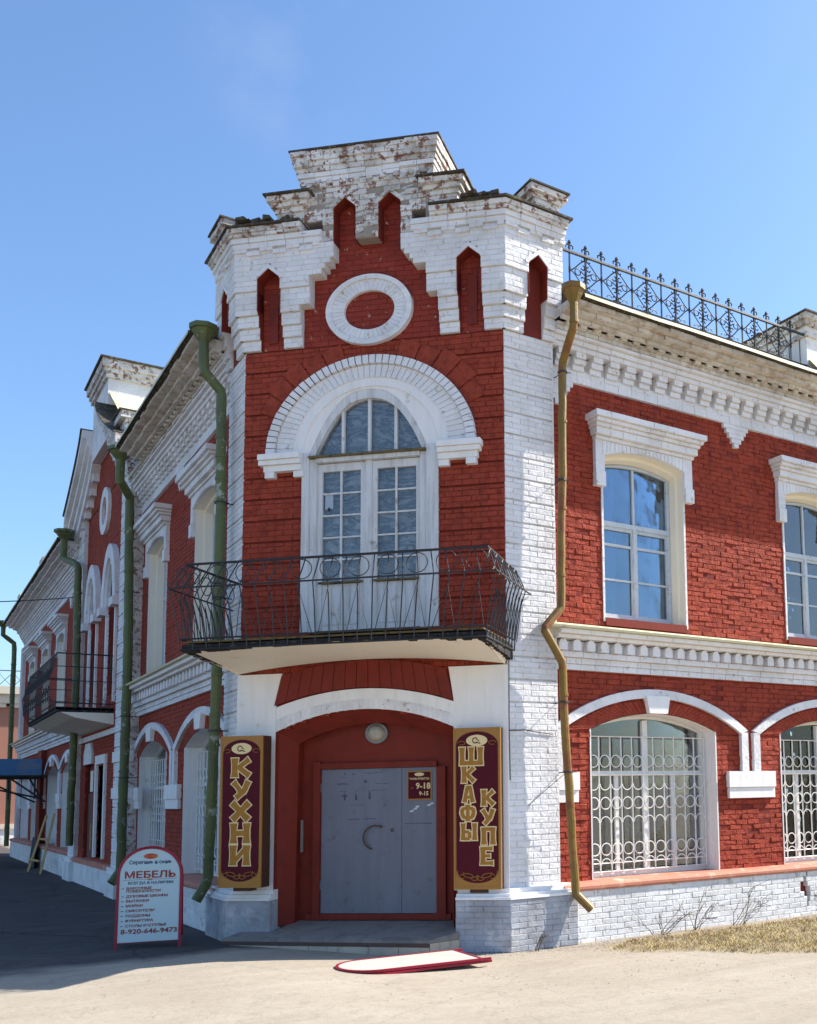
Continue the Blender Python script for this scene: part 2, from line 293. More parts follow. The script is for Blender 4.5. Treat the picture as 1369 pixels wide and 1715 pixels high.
class MB:
    def __init__(s): s.v = []; s.f = []; s.marks = []
    def poly(s, fr, pts, d0, d1):
        """prism of outline pts (u,z), counter-clockwise seen from outside, from depth d0 (back) to d1 (front)"""
        s.marks.append((len(s.v), len(s.f)))
        n = len(pts); a = sum(pts[i][0] * pts[(i + 1) % n][1] - pts[(i + 1) % n][0] * pts[i][1] for i in range(n))
        if a < 0: pts = pts[::-1]
        b = len(s.v); s.v += [fr.w(u, z, d0) for u, z in pts] + [fr.w(u, z, d1) for u, z in pts]
        s.f.append(tuple(b + n + i for i in range(n))); s.f.append(tuple(b + n - 1 - i for i in range(n)))
        for i in range(n):
            j = (i + 1) % n; s.f.append((b + i, b + j, b + n + j, b + n + i))
        return s
    def box(s, fr, u0, u1, z0, z1, d0, d1): return s.poly(fr, [(u0, z0), (u1, z0), (u1, z1), (u0, z1)], d0, d1)
    def wbox(s, x0, x1, y0, y1, z0, z1): return s.box(WORLD, x0, x1, z0, z1, -y1, -y0)
    def quad(s, *p): b = len(s.v); s.v += [np.array(q, float) for q in p]; s.f.append(tuple(range(b, b + len(p)))); return s
    def hexa(s, P):
        """8 world points: bottom ring 0-3, top ring 4-7"""
        b = len(s.v); s.v += [np.array(p, float) for p in P]
        for q in ((3, 2, 1, 0), (4, 5, 6, 7), (0, 1, 5, 4), (1, 2, 6, 5), (2, 3, 7, 6), (3, 0, 4, 7)): s.f.append(tuple(b + i for i in q))
        return s
    def band(s, fr, inner, outer, d0, d1):
        """strip between two polylines in (u,z), extruded d0..d1"""
        for i in range(len(inner) - 1):
            s.poly(fr, [inner[i], inner[i + 1], outer[i + 1], outer[i]], d0, d1)
        return s
    def loft(s, fr, rows):
        """open surface through rows of (u,z,d)"""
        b = len(s.v); n = len(rows[0])
        for r in rows: s.v += [fr.w(*p) for p in r]
        for i in range(len(rows) - 1):
            for j in range(n - 1):
                s.f.append((b + i * n + j, b + i * n + j + 1, b + (i + 1) * n + j + 1, b + (i + 1) * n + j))
        return s
    def tube(s, pts, r, n=6, cap=True, rot=0.):
        s.marks.append((len(s.v), len(s.f)))
        pts = [np.array(p, float) for p in pts]
        rs = r if isinstance(r, (list, tuple)) else [r] * len(pts)
        b = len(s.v); prev = None
        for i, p in enumerate(pts):
            a = pts[max(i - 1, 0)]; c = pts[min(i + 1, len(pts) - 1)]
            t = c - a; t = t / (np.linalg.norm(t) + 1e-9)
            ref = np.array([0, 0, 1.]) if abs(t[2]) < .9 else np.array([S2, -S2, 0])
            x = np.cross(ref, t); x /= np.linalg.norm(x)
            if prev is not None:
                x2 = prev - t * (prev @ t)
                if np.linalg.norm(x2) > .1: x = x2 / np.linalg.norm(x2)
            prev = x; y = np.cross(t, x)
            for k in range(n):
                an = 2 * math.pi * k / n + rot; s.v.append(p + rs[i] * (math.cos(an) * x + math.sin(an) * y))
        for i in range(len(pts) - 1):
            for k in range(n):
                k2 = (k + 1) % n; s.f.append((b + i * n + k, b + i * n + k2, b + (i + 1) * n + k2, b + (i + 1) * n + k))
        if cap:
            s.f.append(tuple(b + n - 1 - k for k in range(n))); e = b + (len(pts) - 1) * n; s.f.append(tuple(e + k for k in range(n)))
        return s
    def ltube(s, fr, pts, r, n=6, **k): return s.tube([fr.w(*p) for p in pts], r, n, **k)
    def ring(s, fr, u, z, d, ru, rz, r, seg=14, n=5, a0=0, a1=360):
        P = [fr.w(u + ru * math.cos(R_(a0 + (a1 - a0) * i / seg)), z + rz * math.sin(R_(a0 + (a1 - a0) * i / seg)), d) for i in range(seg + 1)]
        return s.tube(P, r, n, cap=(a1 - a0) < 360)
    def build(s, name, m, parent=None, smooth=False, loc=None, **tags):
        if name in SPLIT and len(s.marks) > 1:
            mk = s.marks + [(len(s.v), len(s.f))]; r = None
            for (v0, f0), (v1, f1) in zip(mk[:-1], mk[1:]):
                b = MB(); b.v = s.v[v0:v1]; b.f = [tuple(i - v0 for i in q) for q in s.f[f0:f1]]; r = b.build(name, m, parent, smooth, loc, **tags)
            return r
        off = LOC[parent.name] if parent is not None else (np.array(loc, float) if loc is not None else np.zeros(3))
        me = bpy.data.meshes.new(name); V = np.array(s.v) - off
        me.from_pydata(V.tolist(), [], s.f); me.materials.append(M[m] if isinstance(m, str) else m)
        if smooth: me.shade_smooth()
        me.update(); o = bpy.data.objects.new(name, me); COL.objects.link(o)
        if parent is not None: o.parent = parent
        else: o.location = off
        LOC[o.name] = off
        return tag(o, **tags)
def part(name, m, parent, fn, **k):
    b = MB(); fn(b); return b.build(name, m, parent, **k)
def arcpts(c, z, hw, rise, n=14, a=None):
    """segmental arch from (c-hw,z) over (c,z+rise) to (c+hw,z)"""
    Rr = (hw * hw + rise * rise) / (2 * rise); th = math.asin(min(1, hw / Rr)); zc = z + rise - Rr
    if rise > hw: th = math.pi - th
    return [(c + Rr * math.sin(-th + 2 * th * i / n), zc + Rr * math.cos(-th + 2 * th * i / n)) for i in range(n + 1)]
def ellpts(c, z, a, b, a0=180, a1=0, n=24): return [(c + a * math.cos(R_(a0 + (a1 - a0) * i / n)), z + b * math.sin(R_(a0 + (a1 - a0) * i / n))) for i in range(n + 1)]
def arcz(c, z, hw, rise, u):
    Rr = (hw * hw + rise * rise) / (2 * rise); return z + rise - Rr + math.sqrt(max(0, Rr * Rr - (u - c) ** 2))
# ------------------------------------------------------------------ building root
BLD = empty('shop_building', (6.0, 13.0, 0), 'red and white brick corner building with chamfered shop entrance and arched windows', 'building')
BRICKS = []      # (frame, u0,u1,z0,z1,d, material, back)
COURSE = .0775
def cut(iv, holes):
    out = [tuple(iv)]
    for a, b in holes:
        nx = []
        for p, q in out:
            if b <= p or a >= q: nx.append((p, q)); continue
            if a > p: nx.append((p, a))
            if b < q: nx.append((b, q))
        out = nx
    return [(p, q) for p, q in out if q - p > .012]
def fill(fr, z0, z1, ivs, d, m, jm, back=-.3, L=.25, groove=0, groove_z0=None, gdepth=.030, joint=.006, parent=BLD, name='wall_backing', head=False):
    """lay courses of brick between z0 and z1; ivs(z) gives the free intervals"""
    sub = MB(); n = max(1, round((z1 - z0) / COURSE)); ch = (z1 - z0) / n
    for i in range(n):
        a = z0 + i * ch; b = a + ch; zm = (a + b) / 2
        top_joint = joint
        dd = d
        if groove:
            k = int(round((b - groove_z0) / ch))
            if k % groove == 0: top_joint = .026
        for p, q in ivs(zm):
            sub.box(fr, p, q, a, b, back, d - .008 - (gdepth - .012 if groove and top_joint > .02 else 0))
            l = L if not head else L / 2
            x = p - (l / 2 if i % 2 else 0) - (.0 if not head else 0)
            if head and i % 2: x = p - l / 2
            while x < q - .006:
                s0 = max(x, p); e0 = min(x + l, q)
                if q - e0 < .04: e0 = q
                if e0 - s0 > .02: BRICKS.append((fr, s0 + (joint / 2 if s0 > p + 1e-4 else 0), e0 - (joint / 2 if e0 < q - 1e-4 else 0), a + .0005, b - top_joint, d, m, d - .045))
                if e0 == q: break
                x += l
    return sub.build(name, jm, parent, kind='stuff')
# ------------------------------------------------------------------ windows
def upper_window(fr, c, detail=True, glassm='glass'):
    """arched upper window in a hooded surround, centre c, on a wall face at d=0"""
    zb, zs, hw = 4.56, 6.90, .765
    zo = 6.98
    hood = MB()
    fd = -.32; fw = .70
    w = MB()
    # outer casing
    w.box(fr, c - fw, c - fw + .055, zb, zs, fd, fd + .07); w.box(fr, c + fw - .055, c + fw, zb, zs, fd, fd + .07)
    w.box(fr, c - fw + .055, c + fw - .055, zb, zb + .06, fd, fd + .07)
    o = arcpts(c, zs, fw, .12, 12); i_ = arcpts(c, zs, fw - .055, .075, 12); w.band(fr, i_, o, fd, fd + .07)
    w.box(fr, c - fw + .055, c + fw - .055, 6.02, 6.09, fd, fd + .085)
    win = w.build('window', 'frameblue', BLD)
    q = MB(); q.box(fr, c - .02, c + .02, 6.09, 6.97, fd + .01, fd + .055); q.build('muntin', 'frameblue', win)
    q = MB(); q.box(fr, c - .032, c + .032, zb + .06, 6.02, fd + .005, fd + .08); q.build('muntin', 'frameblue', win)
    for s in (-1, 1):
        a, b = (c - fw + .055, c - .032) if s < 0 else (c + .032, c + fw - .055)
        q = MB(); q.box(fr, a, a + .025, zb + .06, 6.02, fd + .01, fd + .06); q.box(fr, b - .025, b, zb + .06, 6.02, fd + .01, fd + .06)
        q.box(fr, a + .025, b - .025, zb + .06, zb + .12, fd + .01, fd + .06)
        q.box(fr, a + .025, b - .025, 5.97, 6.02, fd + .01, fd + .06); q.box(fr, a + .025, b - .025, 5.19, 5.22, fd + .012, fd + .045)
        q.box(fr, a + .025, b - .025, 5.72, 5.76, fd + .012, fd + .05)
        q.build('sash', 'frameblue', win)
        for z0, z1 in ((zb + .12, 5.19), (5.22, 5.72), (5.76, 5.97)):
            MB().box(fr, a + .025, b - .025, z0, z1, fd + .02, fd + .026).build('pane', glassm, win)
        pts = [(x, z) for x, z in arcpts(c, zs, fw - .055, .075, 12) if (x < c - .02 if s < 0 else x > c + .02)]
        xe = c - .03 if s < 0 else c + .03
        top = [(xe, 6.97)]
        poly = [(c - fw + .055, 6.09), (xe, 6.09)] + top + pts[::-1] if s < 0 else [(xe, 6.09), (c + fw - .055, 6.09)] + pts[::-1] + top
        MB().poly(fr, poly, fd + .02, fd + .026).build('pane', glassm, win)
        if detail:
            rows = []
            x0, x1 = (c - fw, c - .22) if s < 0 else (c + .24, c + fw)
            for k in range(2):
                z = 4.6 + k * 2.35; rows.append([(x0 + (x1 - x0) * t / 24, z, fd - .16 + .035 * math.sin(t * 1.9)) for t in range(25)])
            q = MB(); q.loft(fr, rows); q.build('curtain', 'curtain', win, smooth=True)
    # reveal: splayed jambs and soffit, sill
    rv = MB(); n = 12
    A = [(c - hw, 4.50)] + arcpts(c, zo, hw, .13, n) + [(c + hw, 4.50)]
    B = [(c - fw, 4.50)] + arcpts(c, zs, fw, .12, n) + [(c + fw, 4.50)]
    C_ = [(c - hw + .012, 4.50)] + arcpts(c, zo, hw - .012, .125, n) + [(c + hw - .012, 4.50)]
    rv.loft(fr, [[(x, z, .016) for x, z in A], [(x, z, -.12) for x, z in C_], [(x, z, -.125) for x, z in [(p[0] * .45 + r[0] * .55, p[1] * .45 + r[1] * .55) for p, r in zip(C_, B)]], [(x, z, fd) for x, z in B]])
    rv.build('window_reveal', 'cream', BLD)  # white reveal given cream so the warm bounce sits in its colour
    MB().poly(fr, [(c - hw, 4.44), (c + hw, 4.44), (c + hw, 4.555), (c - hw, 4.555)], fd, .03).build('sill', 'redplaster', BLD)
    # white surround and hood
    h = MB()
    e = .0
    arc = arcpts(c, zo, hw, .13, n)
    legs = .16
    h.box(fr, c - hw - legs, c - hw, 6.72, 6.86, -.02, .07); h.box(fr, c + hw, c + hw + legs, 6.72, 6.86, -.02, .07)
    h.box(fr, c - hw - legs - .012, c - hw, 6.50, 6.72, -.02, .095); h.box(fr, c + hw, c + hw + legs + .012, 6.50, 6.72, -.02, .095)
    h.band(fr, arc, [(x, 7.20) for x, z in arc], -.02, .07)
    h.box(fr, c - hw - legs, c - hw, 6.86, 7.20, -.02, .07); h.box(fr, c + hw, c + hw + legs, 6.86, 7.20, -.02, .07)
    hd = h.build('window_hood', 'white', BLD)
    for z0, z1, hh, p in ((7.20, 7.255, .94, .11), (7.255, 7.36, .97, .17), (7.36, 7.415, .995, .21), (7.415, 7.47, 1.02, .26), (7.47, 7.56, 1.06, .31)):
        k = int(round(2 * hh / .25)); l = 2 * hh / k; q = MB()
        for j in range(k):
            jt = random.uniform(-.004, .004)
            q.box(fr, c - hh + j * l + .002, c - hh + (j + 1) * l - .003, z0 + random.uniform(0, .003), z1 - .004, -.01, p + jt)
        q.build('hood_course', 'white', hd)
    # upright bricks over the arch
    q = MB()
    for j in range(22):
        a = c - .80 + j * 1.6 / 22; zt = arcz(c, zo, hw, .13, max(c - hw + .001, min(c + hw - .001, a + .036))) if abs(a + .036 - c) < hw else 7.0
        q.box(fr, a + .004, a + .069, zt + .012, 7.195, .06, .08 + random.uniform(-.003, .004))
    q.build('lintel_brick', 'white', hd, kind='stuff')
    # thin white strips framing the opening
    q = MB(); q.box(fr, c - hw - .035, c - hw, 4.50, 6.50, -.01, .016); q.box(fr, c + hw, c + hw + .035, 4.50, 6.50, -.01, .016)
    q.build('jamb_strip', 'white', BLD)
def lower_window(fr, c, detail=True, grille=True):
    zb, zs, hw, rise = .80, 2.92, 1.17, .25
    fd = -.34; fw = 1.14
    w = MB(); o = arcpts(c, zs, fw, .24, 12); i_ = arcpts(c, zs, fw - .06, .19, 12)
    w.box(fr, c - fw, c - fw + .06, zb, zs, fd, fd + .07); w.box(fr, c + fw - .06, c + fw, zb, zs, fd, fd + .07); w.band(fr, i_, o, fd, fd + .07)
    w.box(fr, c - fw + .06, c + fw - .06, zb, zb + .07, fd, fd + .07)
    win = w.build('window', 'framewhite', BLD)
    MB().box(fr, c - .045, c + .045, zb + .07, 3.09, fd, fd + .08).build('muntin', 'framewhite', win)
    MB().box(fr, c - fw + .06, c - .045, 2.26, 2.33, fd, fd + .075).build('transom', 'framewhite', win)
    MB().box(fr, c + .045, c + fw - .06, 2.26, 2.33, fd, fd + .075).build('transom', 'framewhite', win)
    MB().box(fr, c - .56, c - .50, zb + .07, 2.26, fd, fd + .06).build('muntin', 'framewhite', win)
    MB().box(fr, c + .50, c + .56, zb + .07, 2.26, fd, fd + .06).build('muntin', 'framewhite', win)
    for a, b in ((c - fw + .06, c - .56), (c - .50, c - .045), (c + .045, c + .50), (c + .56, c + fw - .06)):
        MB().box(fr, a, b, zb + .07, 2.26, fd + .02, fd + .026).build('pane', 'glasslow', win)
    for s in (-1, 1):
        pts = [(x, z) for x, z in arcpts(c, zs, fw - .06, .19, 12) if (x < c - .05 if s < 0 else x > c + .05)]
        xe = c + s * .045
        poly = [(c - fw + .06, 2.33), (xe, 2.33), (xe, 3.10)] + pts[::-1] if s < 0 else [(xe, 2.33), (c + fw - .06, 2.33)] + pts[::-1] + [(xe, 3.10)]
        MB().poly(fr, poly, fd + .02, fd + .026).build('pane', 'glasslow', win)
    if detail:
        x = c - fw + .1; j = 0
        while x < c + fw - .2:
            wd = random.uniform(.10, .2)
            if random.random() < .72: MB().box(fr, x, x + wd, .9, 2.3 + random.uniform(-.02, .35), fd - .35 - .02 * (j % 2), fd - .345 - .02 * (j % 2)).build('blind', 'curtainbrown', win)
            x += wd + random.uniform(.01, .06); j += 1
    n = 12
    A = [(c - hw, .78)] + arcpts(c, zs, hw, rise, n) + [(c + hw, .78)]
    B = [(c - fw, .78)] + arcpts(c, zs, fw, .24, n) + [(c + fw, .78)]
    MB().loft(fr, [[(x, z, .012) for x, z in A], [(x, z, -.1) for x, z in A], [(x, z, fd) for x, z in B]]).build('window_reveal', 'plaster', BLD)
    MB().poly(fr, [(c - hw, .70), (c + hw, .70), (c + hw, .80), (c - hw, .80)], fd, .03).build('sill', 'pink', BLD)
    if grille:
        gd = -.20
        gr = MB().ltube(fr, [(c - 1.12, 2.27, gd), (c + 1.12, 2.27, gd)], .013, 4).build('grille', 'grille', BLD)
        for z in (.88, 1.0, 2.83): MB().ltube(fr, [(c - 1.12, z, gd), (c + 1.12, z, gd)], .009, 4).build('cross_rail', 'grille', gr)
        k = 11; sp = 2.2 / k
        for j in range(k + 1):
            x = c - 1.1 + j * sp
            MB().ltube(fr, [(x, .86, gd), (x, 2.84, gd)], .011, 5).build('bar', 'grille', gr)
        for j in range(k):
            x = c - 1.1 + (j + .5) * sp; r = sp / 2 - .012
            q = MB()
            for z in (2.47, 1.86, 1.20): q.ring(fr, x, z, gd + .006, r, r, .009, 12, 4)
            q.build('ring', 'grille', gr)
            q = MB()
            q.ring(fr, x, 2.14, gd + .004, r, r, .008, 8, 4, 180, 360); q.ring(fr, x, 1.58, gd + .004, r, r, .008, 8, 4, 0, 180)
            q.ring(fr, x, 1.49, gd + .004, r, r, .008, 8, 4, 180, 360) if False else None
            q.ring(fr, x, .98, gd + .004, r, r, .008, 8, 4, 0, 180)
            q.build('scroll', 'grille', gr)
    # red gauged arch, white label mould, keystone
    hm = MB()
    ai = arcpts(c, 2.90, 1.69, .50, 22); ao = arcpts(c, 2.95, 1.83, .58, 22)
    hm.band(fr, ai, ao, -.01, .065)
    for s in (-1, 1):
        a, b = sorted((c + s * 1.69, c + s * 1.83)); 
        hm.box(fr, a, b, 2.30, 2.92, -.01, .062)
    hmo = hm.build('arch_mould', 'white', BLD)
    q = MB(); nb = 40
    for j in range(nb):
        t0, t1 = j / nb + .0015, (j + 1) / nb - .0015
        def P(hw_, zz, rs, t):
            Rr = (hw_ ** 2 + rs ** 2) / (2 * rs); th = math.asin(hw_ / Rr); an = -th + 2 * th * t
            return (c + Rr * math.sin(an), zz + rs - Rr + Rr * math.cos(an))
        q.poly(fr, [P(1.18, 2.925, .25, t0), P(1.18, 2.925, .25, t1), P(1.66, 2.89, .475, t1), P(1.66, 2.89, .475, t0)], -.01, .018 + random.uniform(-.003, .003))
    q.build('gauged_brick', 'red', hmo, kind='stuff')
    for s in (-1, 1):
        a, b = sorted((c + s * 1.173, c + s * 1.195)); MB().box(fr, a, b, .80, 2.93, -.1, .010).build('jamb_strip', 'plaster', BLD)
    MB().poly(fr, [(c - .17, 3.17), (c + .17, 3.17), (c + .225, 3.43), (c - .225, 3.43)], -.01, .10).build('keystone', 'plaster', hmo)
def corbel(fr, a, b):
    MB().box(fr, a, b, 2.06, 2.31, -.01, .075).box(fr, a + .015, b - .01, 1.89, 2.055, -.01, .055).build('corbel_block', 'plaster', BLD)
UO = lambda c: (c - .765, c + .765)
def red_section(fr, ua, ub, uw, lw, m='red', z0=.78):
    def iv(z):
        h = []
        for c in uw:
            if 4.50 < z:
                zz = z - .045
                if zz < 6.98: h.append((c - .785, c + .785))
                elif zz < 7.11:
                    Rr = (.765 ** 2 + .13 ** 2) / .26; zc = 7.11 - Rr; k = .02 + math.sqrt(max(0, Rr * Rr - (zz - zc) ** 2)); h.append((c - k, c + k))
        for c in lw:
            zz = z - .045
            if zz < 2.92: h.append((c - 1.185, c + 1.185))
            elif zz < 3.17:
                Rr = (1.17 ** 2 + .25 ** 2) / .5; zc = 3.17 - Rr; k = .02 + math.sqrt(max(0, Rr * Rr - (zz - zc) ** 2)); h.append((c - k, c + k))
        return cut((ua, ub), h)
    fill(fr, z0, 8.0, iv, 0, m, 'redjoint', back=-.34)
def course(fr, ua, ub, z0, z1, d, m='white', l=.25, back=-.05, name='cornice_course', ends=0, jit=.004, miss=0.):
    q = MB(); n = max(1, int(round((ub - ua) / l))); s = (ub - ua) / n
    q.box(fr, ua, ub, z0, z1, back, d - .02)
    for j in range(n):
        if random.random() < miss: continue
        q.box(fr, ua + j * s + .003, ua + (j + 1) * s - .003, z0 + random.uniform(-.002, .003), z1 - .005, d - .05, d + random.uniform(-jit, jit))
    return q.build(name, m, BLD, kind='stuff')
_tooth = {}
def proto_obj(key, name, m, fr, build):
    """shared mesh built round the frame origin, returns function placing copies at (u)"""
    b = MB(); build(b)
    me = bpy.data.meshes.new(name); me.from_pydata((np.array(b.v) - fr.O).tolist(), [], b.f); me.materials.append(M[m]); me.update()
    def place(u, parent):
        o = bpy.data.objects.new(name, me); COL.objects.link(o); o.parent = parent
        o.location = Vector((fr.O + fr.U * u - LOC[parent.name]).tolist()); return o
    return place
def eaves(fr, ua, ub, pend, uw, near=True, sheet0=None, sheet1=None, ecut=0.):
    m = 'wornlight' if near else 'white'
    course(fr, ua, ub, 7.98, 8.10, .055, 'white', .25)
    course(fr, ua, ub, 8.10, 8.19, .045, 'white', .25)
    back = course(fr, ua, ub, 8.19, 8.38, .04, m, .25)
    def tooth(b):
        b.box(fr, -.10, .10, 8.16, 8.235, .03, .09); b.box(fr, -.10, .10, 8.24, 8.315, .03, .135); b.box(fr, -.085, .085, 8.32, 8.40, .03, .175)
    pl = proto_obj('t', 'dentil', 'white', fr, tooth)
    n = int((ub - ua) / .3)
    for j in range(n): pl(ua + .2 + j * (ub - ua - .3) / max(1, n - 1), back)
    course(fr, ua, ub, 8.40, 8.475, .20, 'white', .25); course(fr, ua, ub, 8.475, 8.55, .235, 'white', .25)
    course(fr, ua, ub, 8.55, 8.60, .29, 'white', .25); course(fr, ua, ub, 8.60, 8.66, .31, m, .12, miss=.1)
    zb = course(fr, ua, ub, 8.66, 8.74, .335, m, .25)
    ua = ua + ecut
    q = MB(); x = ua; k = 0
    while x < ub - .1:
        q.box(fr, x, x + .11, 8.665 if k % 2 else 8.70, 8.70 if k % 2 else 8.74, .28, .39 + random.uniform(-.006, .006)); x += .12; k += 1
    q.build('sawtooth_brick', m, zb, kind='stuff')
    course(fr, ua, ub, 8.70, 8.76, .45, m, .25, jit=.012, miss=.05); course(fr, ua, ub, 8.76, 8.83, .58, m, .25, jit=.015, miss=.06)
    course(fr, ua, ub, 8.83, 8.89, .71, m, .25, jit=.015, miss=.02)
    a = ua if sheet0 is None else sheet0; b_ = ub if sheet1 is None else sheet1
    q = MB(); q.poly(fr, [(a, 8.895), (b_, 8.895), (b_, 8.925), (a, 8.925)], -.3, .77); q.build('eaves_board', 'darksheet', BLD)
    def sh(b):
        n = 24
        rows = [[], [], [], []]
        for i in range(n + 1):
            u = a + (b_ - a) * i / n; w = random.uniform(-.008, .008)
            rows[0].append((u, 8.885 + w, .80)); rows[1].append((u, 8.94 + w, .795)); rows[2].append((u, 9.12, .30)); rows[3].append((u, 9.30, -.2))
        b.loft(fr, rows)
    part('roof_edge_sheet', 'sheet', BLD, sh)
    # stepped pendants
    for c in pend:
        q = MB()
        for j, hw in enumerate((.27, .215, .16, .105, .05)): q.box(fr, c - hw, c + hw, 7.98 - (j + 1) * .0755, 7.98 - j * .0755 - .004, -.01, .055 + random.uniform(-.003, .003))
        q.build('stepped_pendant', 'white', BLD)
def ledge(fr, ua, ub, a_ext=0., b_ext=0.):
    course(fr, ua, ub, 3.75, 3.835, .05, 'white', .25); course(fr, ua, ub, 3.835, 3.92, .07, 'white', .25); course(fr, ua, ub, 3.92, 4.0, .13, 'white', .25)
    bk = course(fr, ua, ub, 4.0, 4.155, .09, 'white', .25)
    def tooth(b):
        P = [(-.068, 4.005), (.068, 4.005), (.068, 4.10), (.045, 4.145), (0, 4.165), (-.045, 4.145), (-.068, 4.10)]
        b.poly(fr, P, .05, .20)
    pl = proto_obj('l', 'dentil', 'white', fr, tooth)
    n = int((ub - ua) / .235)
    for j in range(n): pl(ua + .12 + j * (ub - ua - .24) / max(1, n - 1), bk)
    course(fr, ua, ub, 4.165, 4.22, .26, 'plaster', .5); course(fr, ua, ub, 4.22, 4.285, .34, 'plaster', .5)
    q = MB(); a, b = ua - a_ext, ub + b_ext
    rows = [[(a + (b - a) * i / 20, z, d) for i in range(21)] for z, d in ((4.286, .06), (4.286, .40), (4.315, .41), (4.42, .005))]
    q.loft(fr, rows); q.build('ledge_sheet', 'sheet', BLD)
    if a_ext or b_ext: pass
def plinth(fr, ua, ub, hole=None, dark=False):
    def iv(z):
        h = []
        if hole and hole[2] < z < hole[3]: 
            t = (z - hole[2]) / (hole[3] - hole[2]); wd = .03 + .17 * math.exp(-((t - .55) / .22) ** 2); cc = (hole[0] + hole[1]) / 2 + .05 * math.sin(7 * t); h.append((cc - wd * .5, cc + wd * .6))
        return cut((ua, ub), h)
    fill(fr, -.35, .69, iv, .24, 'plinth', 'whitejoint', back=-.1, L=.25)
    q = MB()
    prof = [(.685, .225), (.69, .255), (.715, .275), (.75, .275), (.775, .25), (.79, .20), (.80, .0)]
    n = 30
    q.loft(fr, [[(ua + (ub - ua) * i / n, z + random.uniform(-.003, .003), d) for i in range(n + 1)] for z, d in prof])
    q.build('sill_band', 'pink', BLD)
    if hole:
        MB().box(fr, hole[0] - .1, hole[1] + .1, hole[2] - .05, hole[3] + .05, .0, .14).build('exposed_core', 'redworn', BLD)
# ------------------------------------------------------------------ RIGHT FACADE
RUW = [9.165, 12.915, 16.665, 20.415]; RLW = [9.28, 13.06, 16.84, 20.62]
red_section(FR, 7.40, 22.7, RUW, RLW)
for c in RUW: upper_window(FR, c, detail=c < 15)
for c in RLW: lower_window(FR, c, detail=c < 15)
eaves(FR, 7.44, 22.7, [11.08, 7.60, 14.8, 18.55, 22.4], RUW, sheet0=7.60)
ledge(FR, 7.42, 22.7)
MB().loft(FR, [[(7.20, z, d), (7.44, z, d)] for z, d in ((4.286, .20), (4.286, .40), (4.315, .41), (4.37, .19))]).build('ledge_sheet', 'sheet', BLD)
plinth(FR, 7.46, 22.7, hole=(12.0, 12.2, .12, .66))
corbel(FR, 10.67, 11.68); corbel(FR, 7.42, 7.86); corbel(FR, 14.45, 15.46); corbel(FR, 18.22, 19.24); corbel(FR, 22.0, 22.7)
for a, b in ((8.43, .08), (9.4, .06), (10.3, .05), (8.9, .04)):      # missing bricks near the eaves
    pass
# ------------------------------------------------------------------ LEFT FACADE
LUW = [-16.97, -20.72]; LLW = [-17.02, -20.77]
red_section(FL, -22.3, -15.05, LUW, LLW)
for c in LUW: upper_window(FL, c)
for c in LLW: lower_window(FL, c)
eaves(FL, -22.2, -15.11, [-18.85, -15.3], LUW, ecut=1.25)
ledge(FL, -22.2, -15.11)
plinth(FL, -22.3, -15.1)
corbel(FL, -19.4, -18.4); corbel(FL, -22.2, -22.0 + .3)
FUW = [-33.9, -37.5, -41.1]; FLW = [-31.6, -34.9, -39.0, -42.3]
red_section(FL, -44.3, -29.1, FUW, FLW)
for c in FUW: upper_window(FL, c, detail=False)
for c in FLW: lower_window(FL, c, detail=False, grille=False)
eaves(FL, -44.3, -29.2, [-32.1, -35.7, -39.3], FUW, near=False)
ledge(FL, -44.3, -29.2)
plinth(FL, -44.3, -29.2)
for c in (-33.25, -36.9, -40.6, -43.9): corbel(FL, c - .45, c + .35)
MB().box(FL, -37.5, -36.6, 0, 3.75, -.05, .16).build('pilaster', 'redplaster', BLD)
MB().box(FL, -44.5, -43.9, .7, 8.0, -.1, .12).build('pilaster', 'white', BLD)
MB().box(FL, -44.6, -43.8, 0, .7, -.1, .2).build('pilaster_base', 'plinth', BLD)
# gable pavilion on the left facade
GA, GB = -29.25, -22.2; GC = (GA + GB) / 2
GWIN = (-26.9, -24.45)
def gable_top(u):
    t = abs(u - GC)
    if t < 1.0: return 11.1
    return 11.1 - 1.45 * ((t - 1.0) / 2.5) ** .75
def giv(z):
    h = []
    if 4.4 < z < 6.5: h += [(c - .5, c + .5) for c in GWIN]
    elif 6.5 <= z < 7.5: h += [(c - .5 * math.sqrt(1 - (z - 6.5) ** 2), c + .5 * math.sqrt(1 - (z - 6.5) ** 2)) for c in GWIN]
    if z < 2.95: h.append((-27.55, -26.35))
    if .8 < z < 2.9: h.append((-25.7, -24.7))
    if z > 9.6:
        t = 1.0 + 2.5 * ((11.1 - z) / 1.45) ** (1 / .75) if z < 11.1 else 1.0
        h += [(-40, GC - t), (GC + t, -10)]
    return cut((GA, GB), h)
fill(FPL, .70, 10.9, giv, 0, 'red', 'redjoint', back=-.34)
for a, b in ((GA, GA + .95), (GB - .95, GB)):
    fill(FPL, .70, 9.5, lambda z, a=a, b=b: [(a, b)], .10, 'white', 'whitejoint', back=-.02, groove=4, groove_z0=.70)
    MB().box(FPL, a - .06, b + .08, -.2, .58, -.1, .20).build('pilaster_base', 'plinth', BLD)
    MB().box(FPL, a - .04, b + .05, .58, .70, -.1, .17).build('pilaster_base', 'plaster', BLD)
    for z in (2.1, 2.85): MB().box(FPL, a - .03, b + .03, z, z + .22, -.1, .13).build('pilaster_band', 'plaster', BLD)
MB().box(FPL, GB + .003, GB + .02, .6, 9.7, -.22, .105).build('pilaster_return', 'worn', BLD)
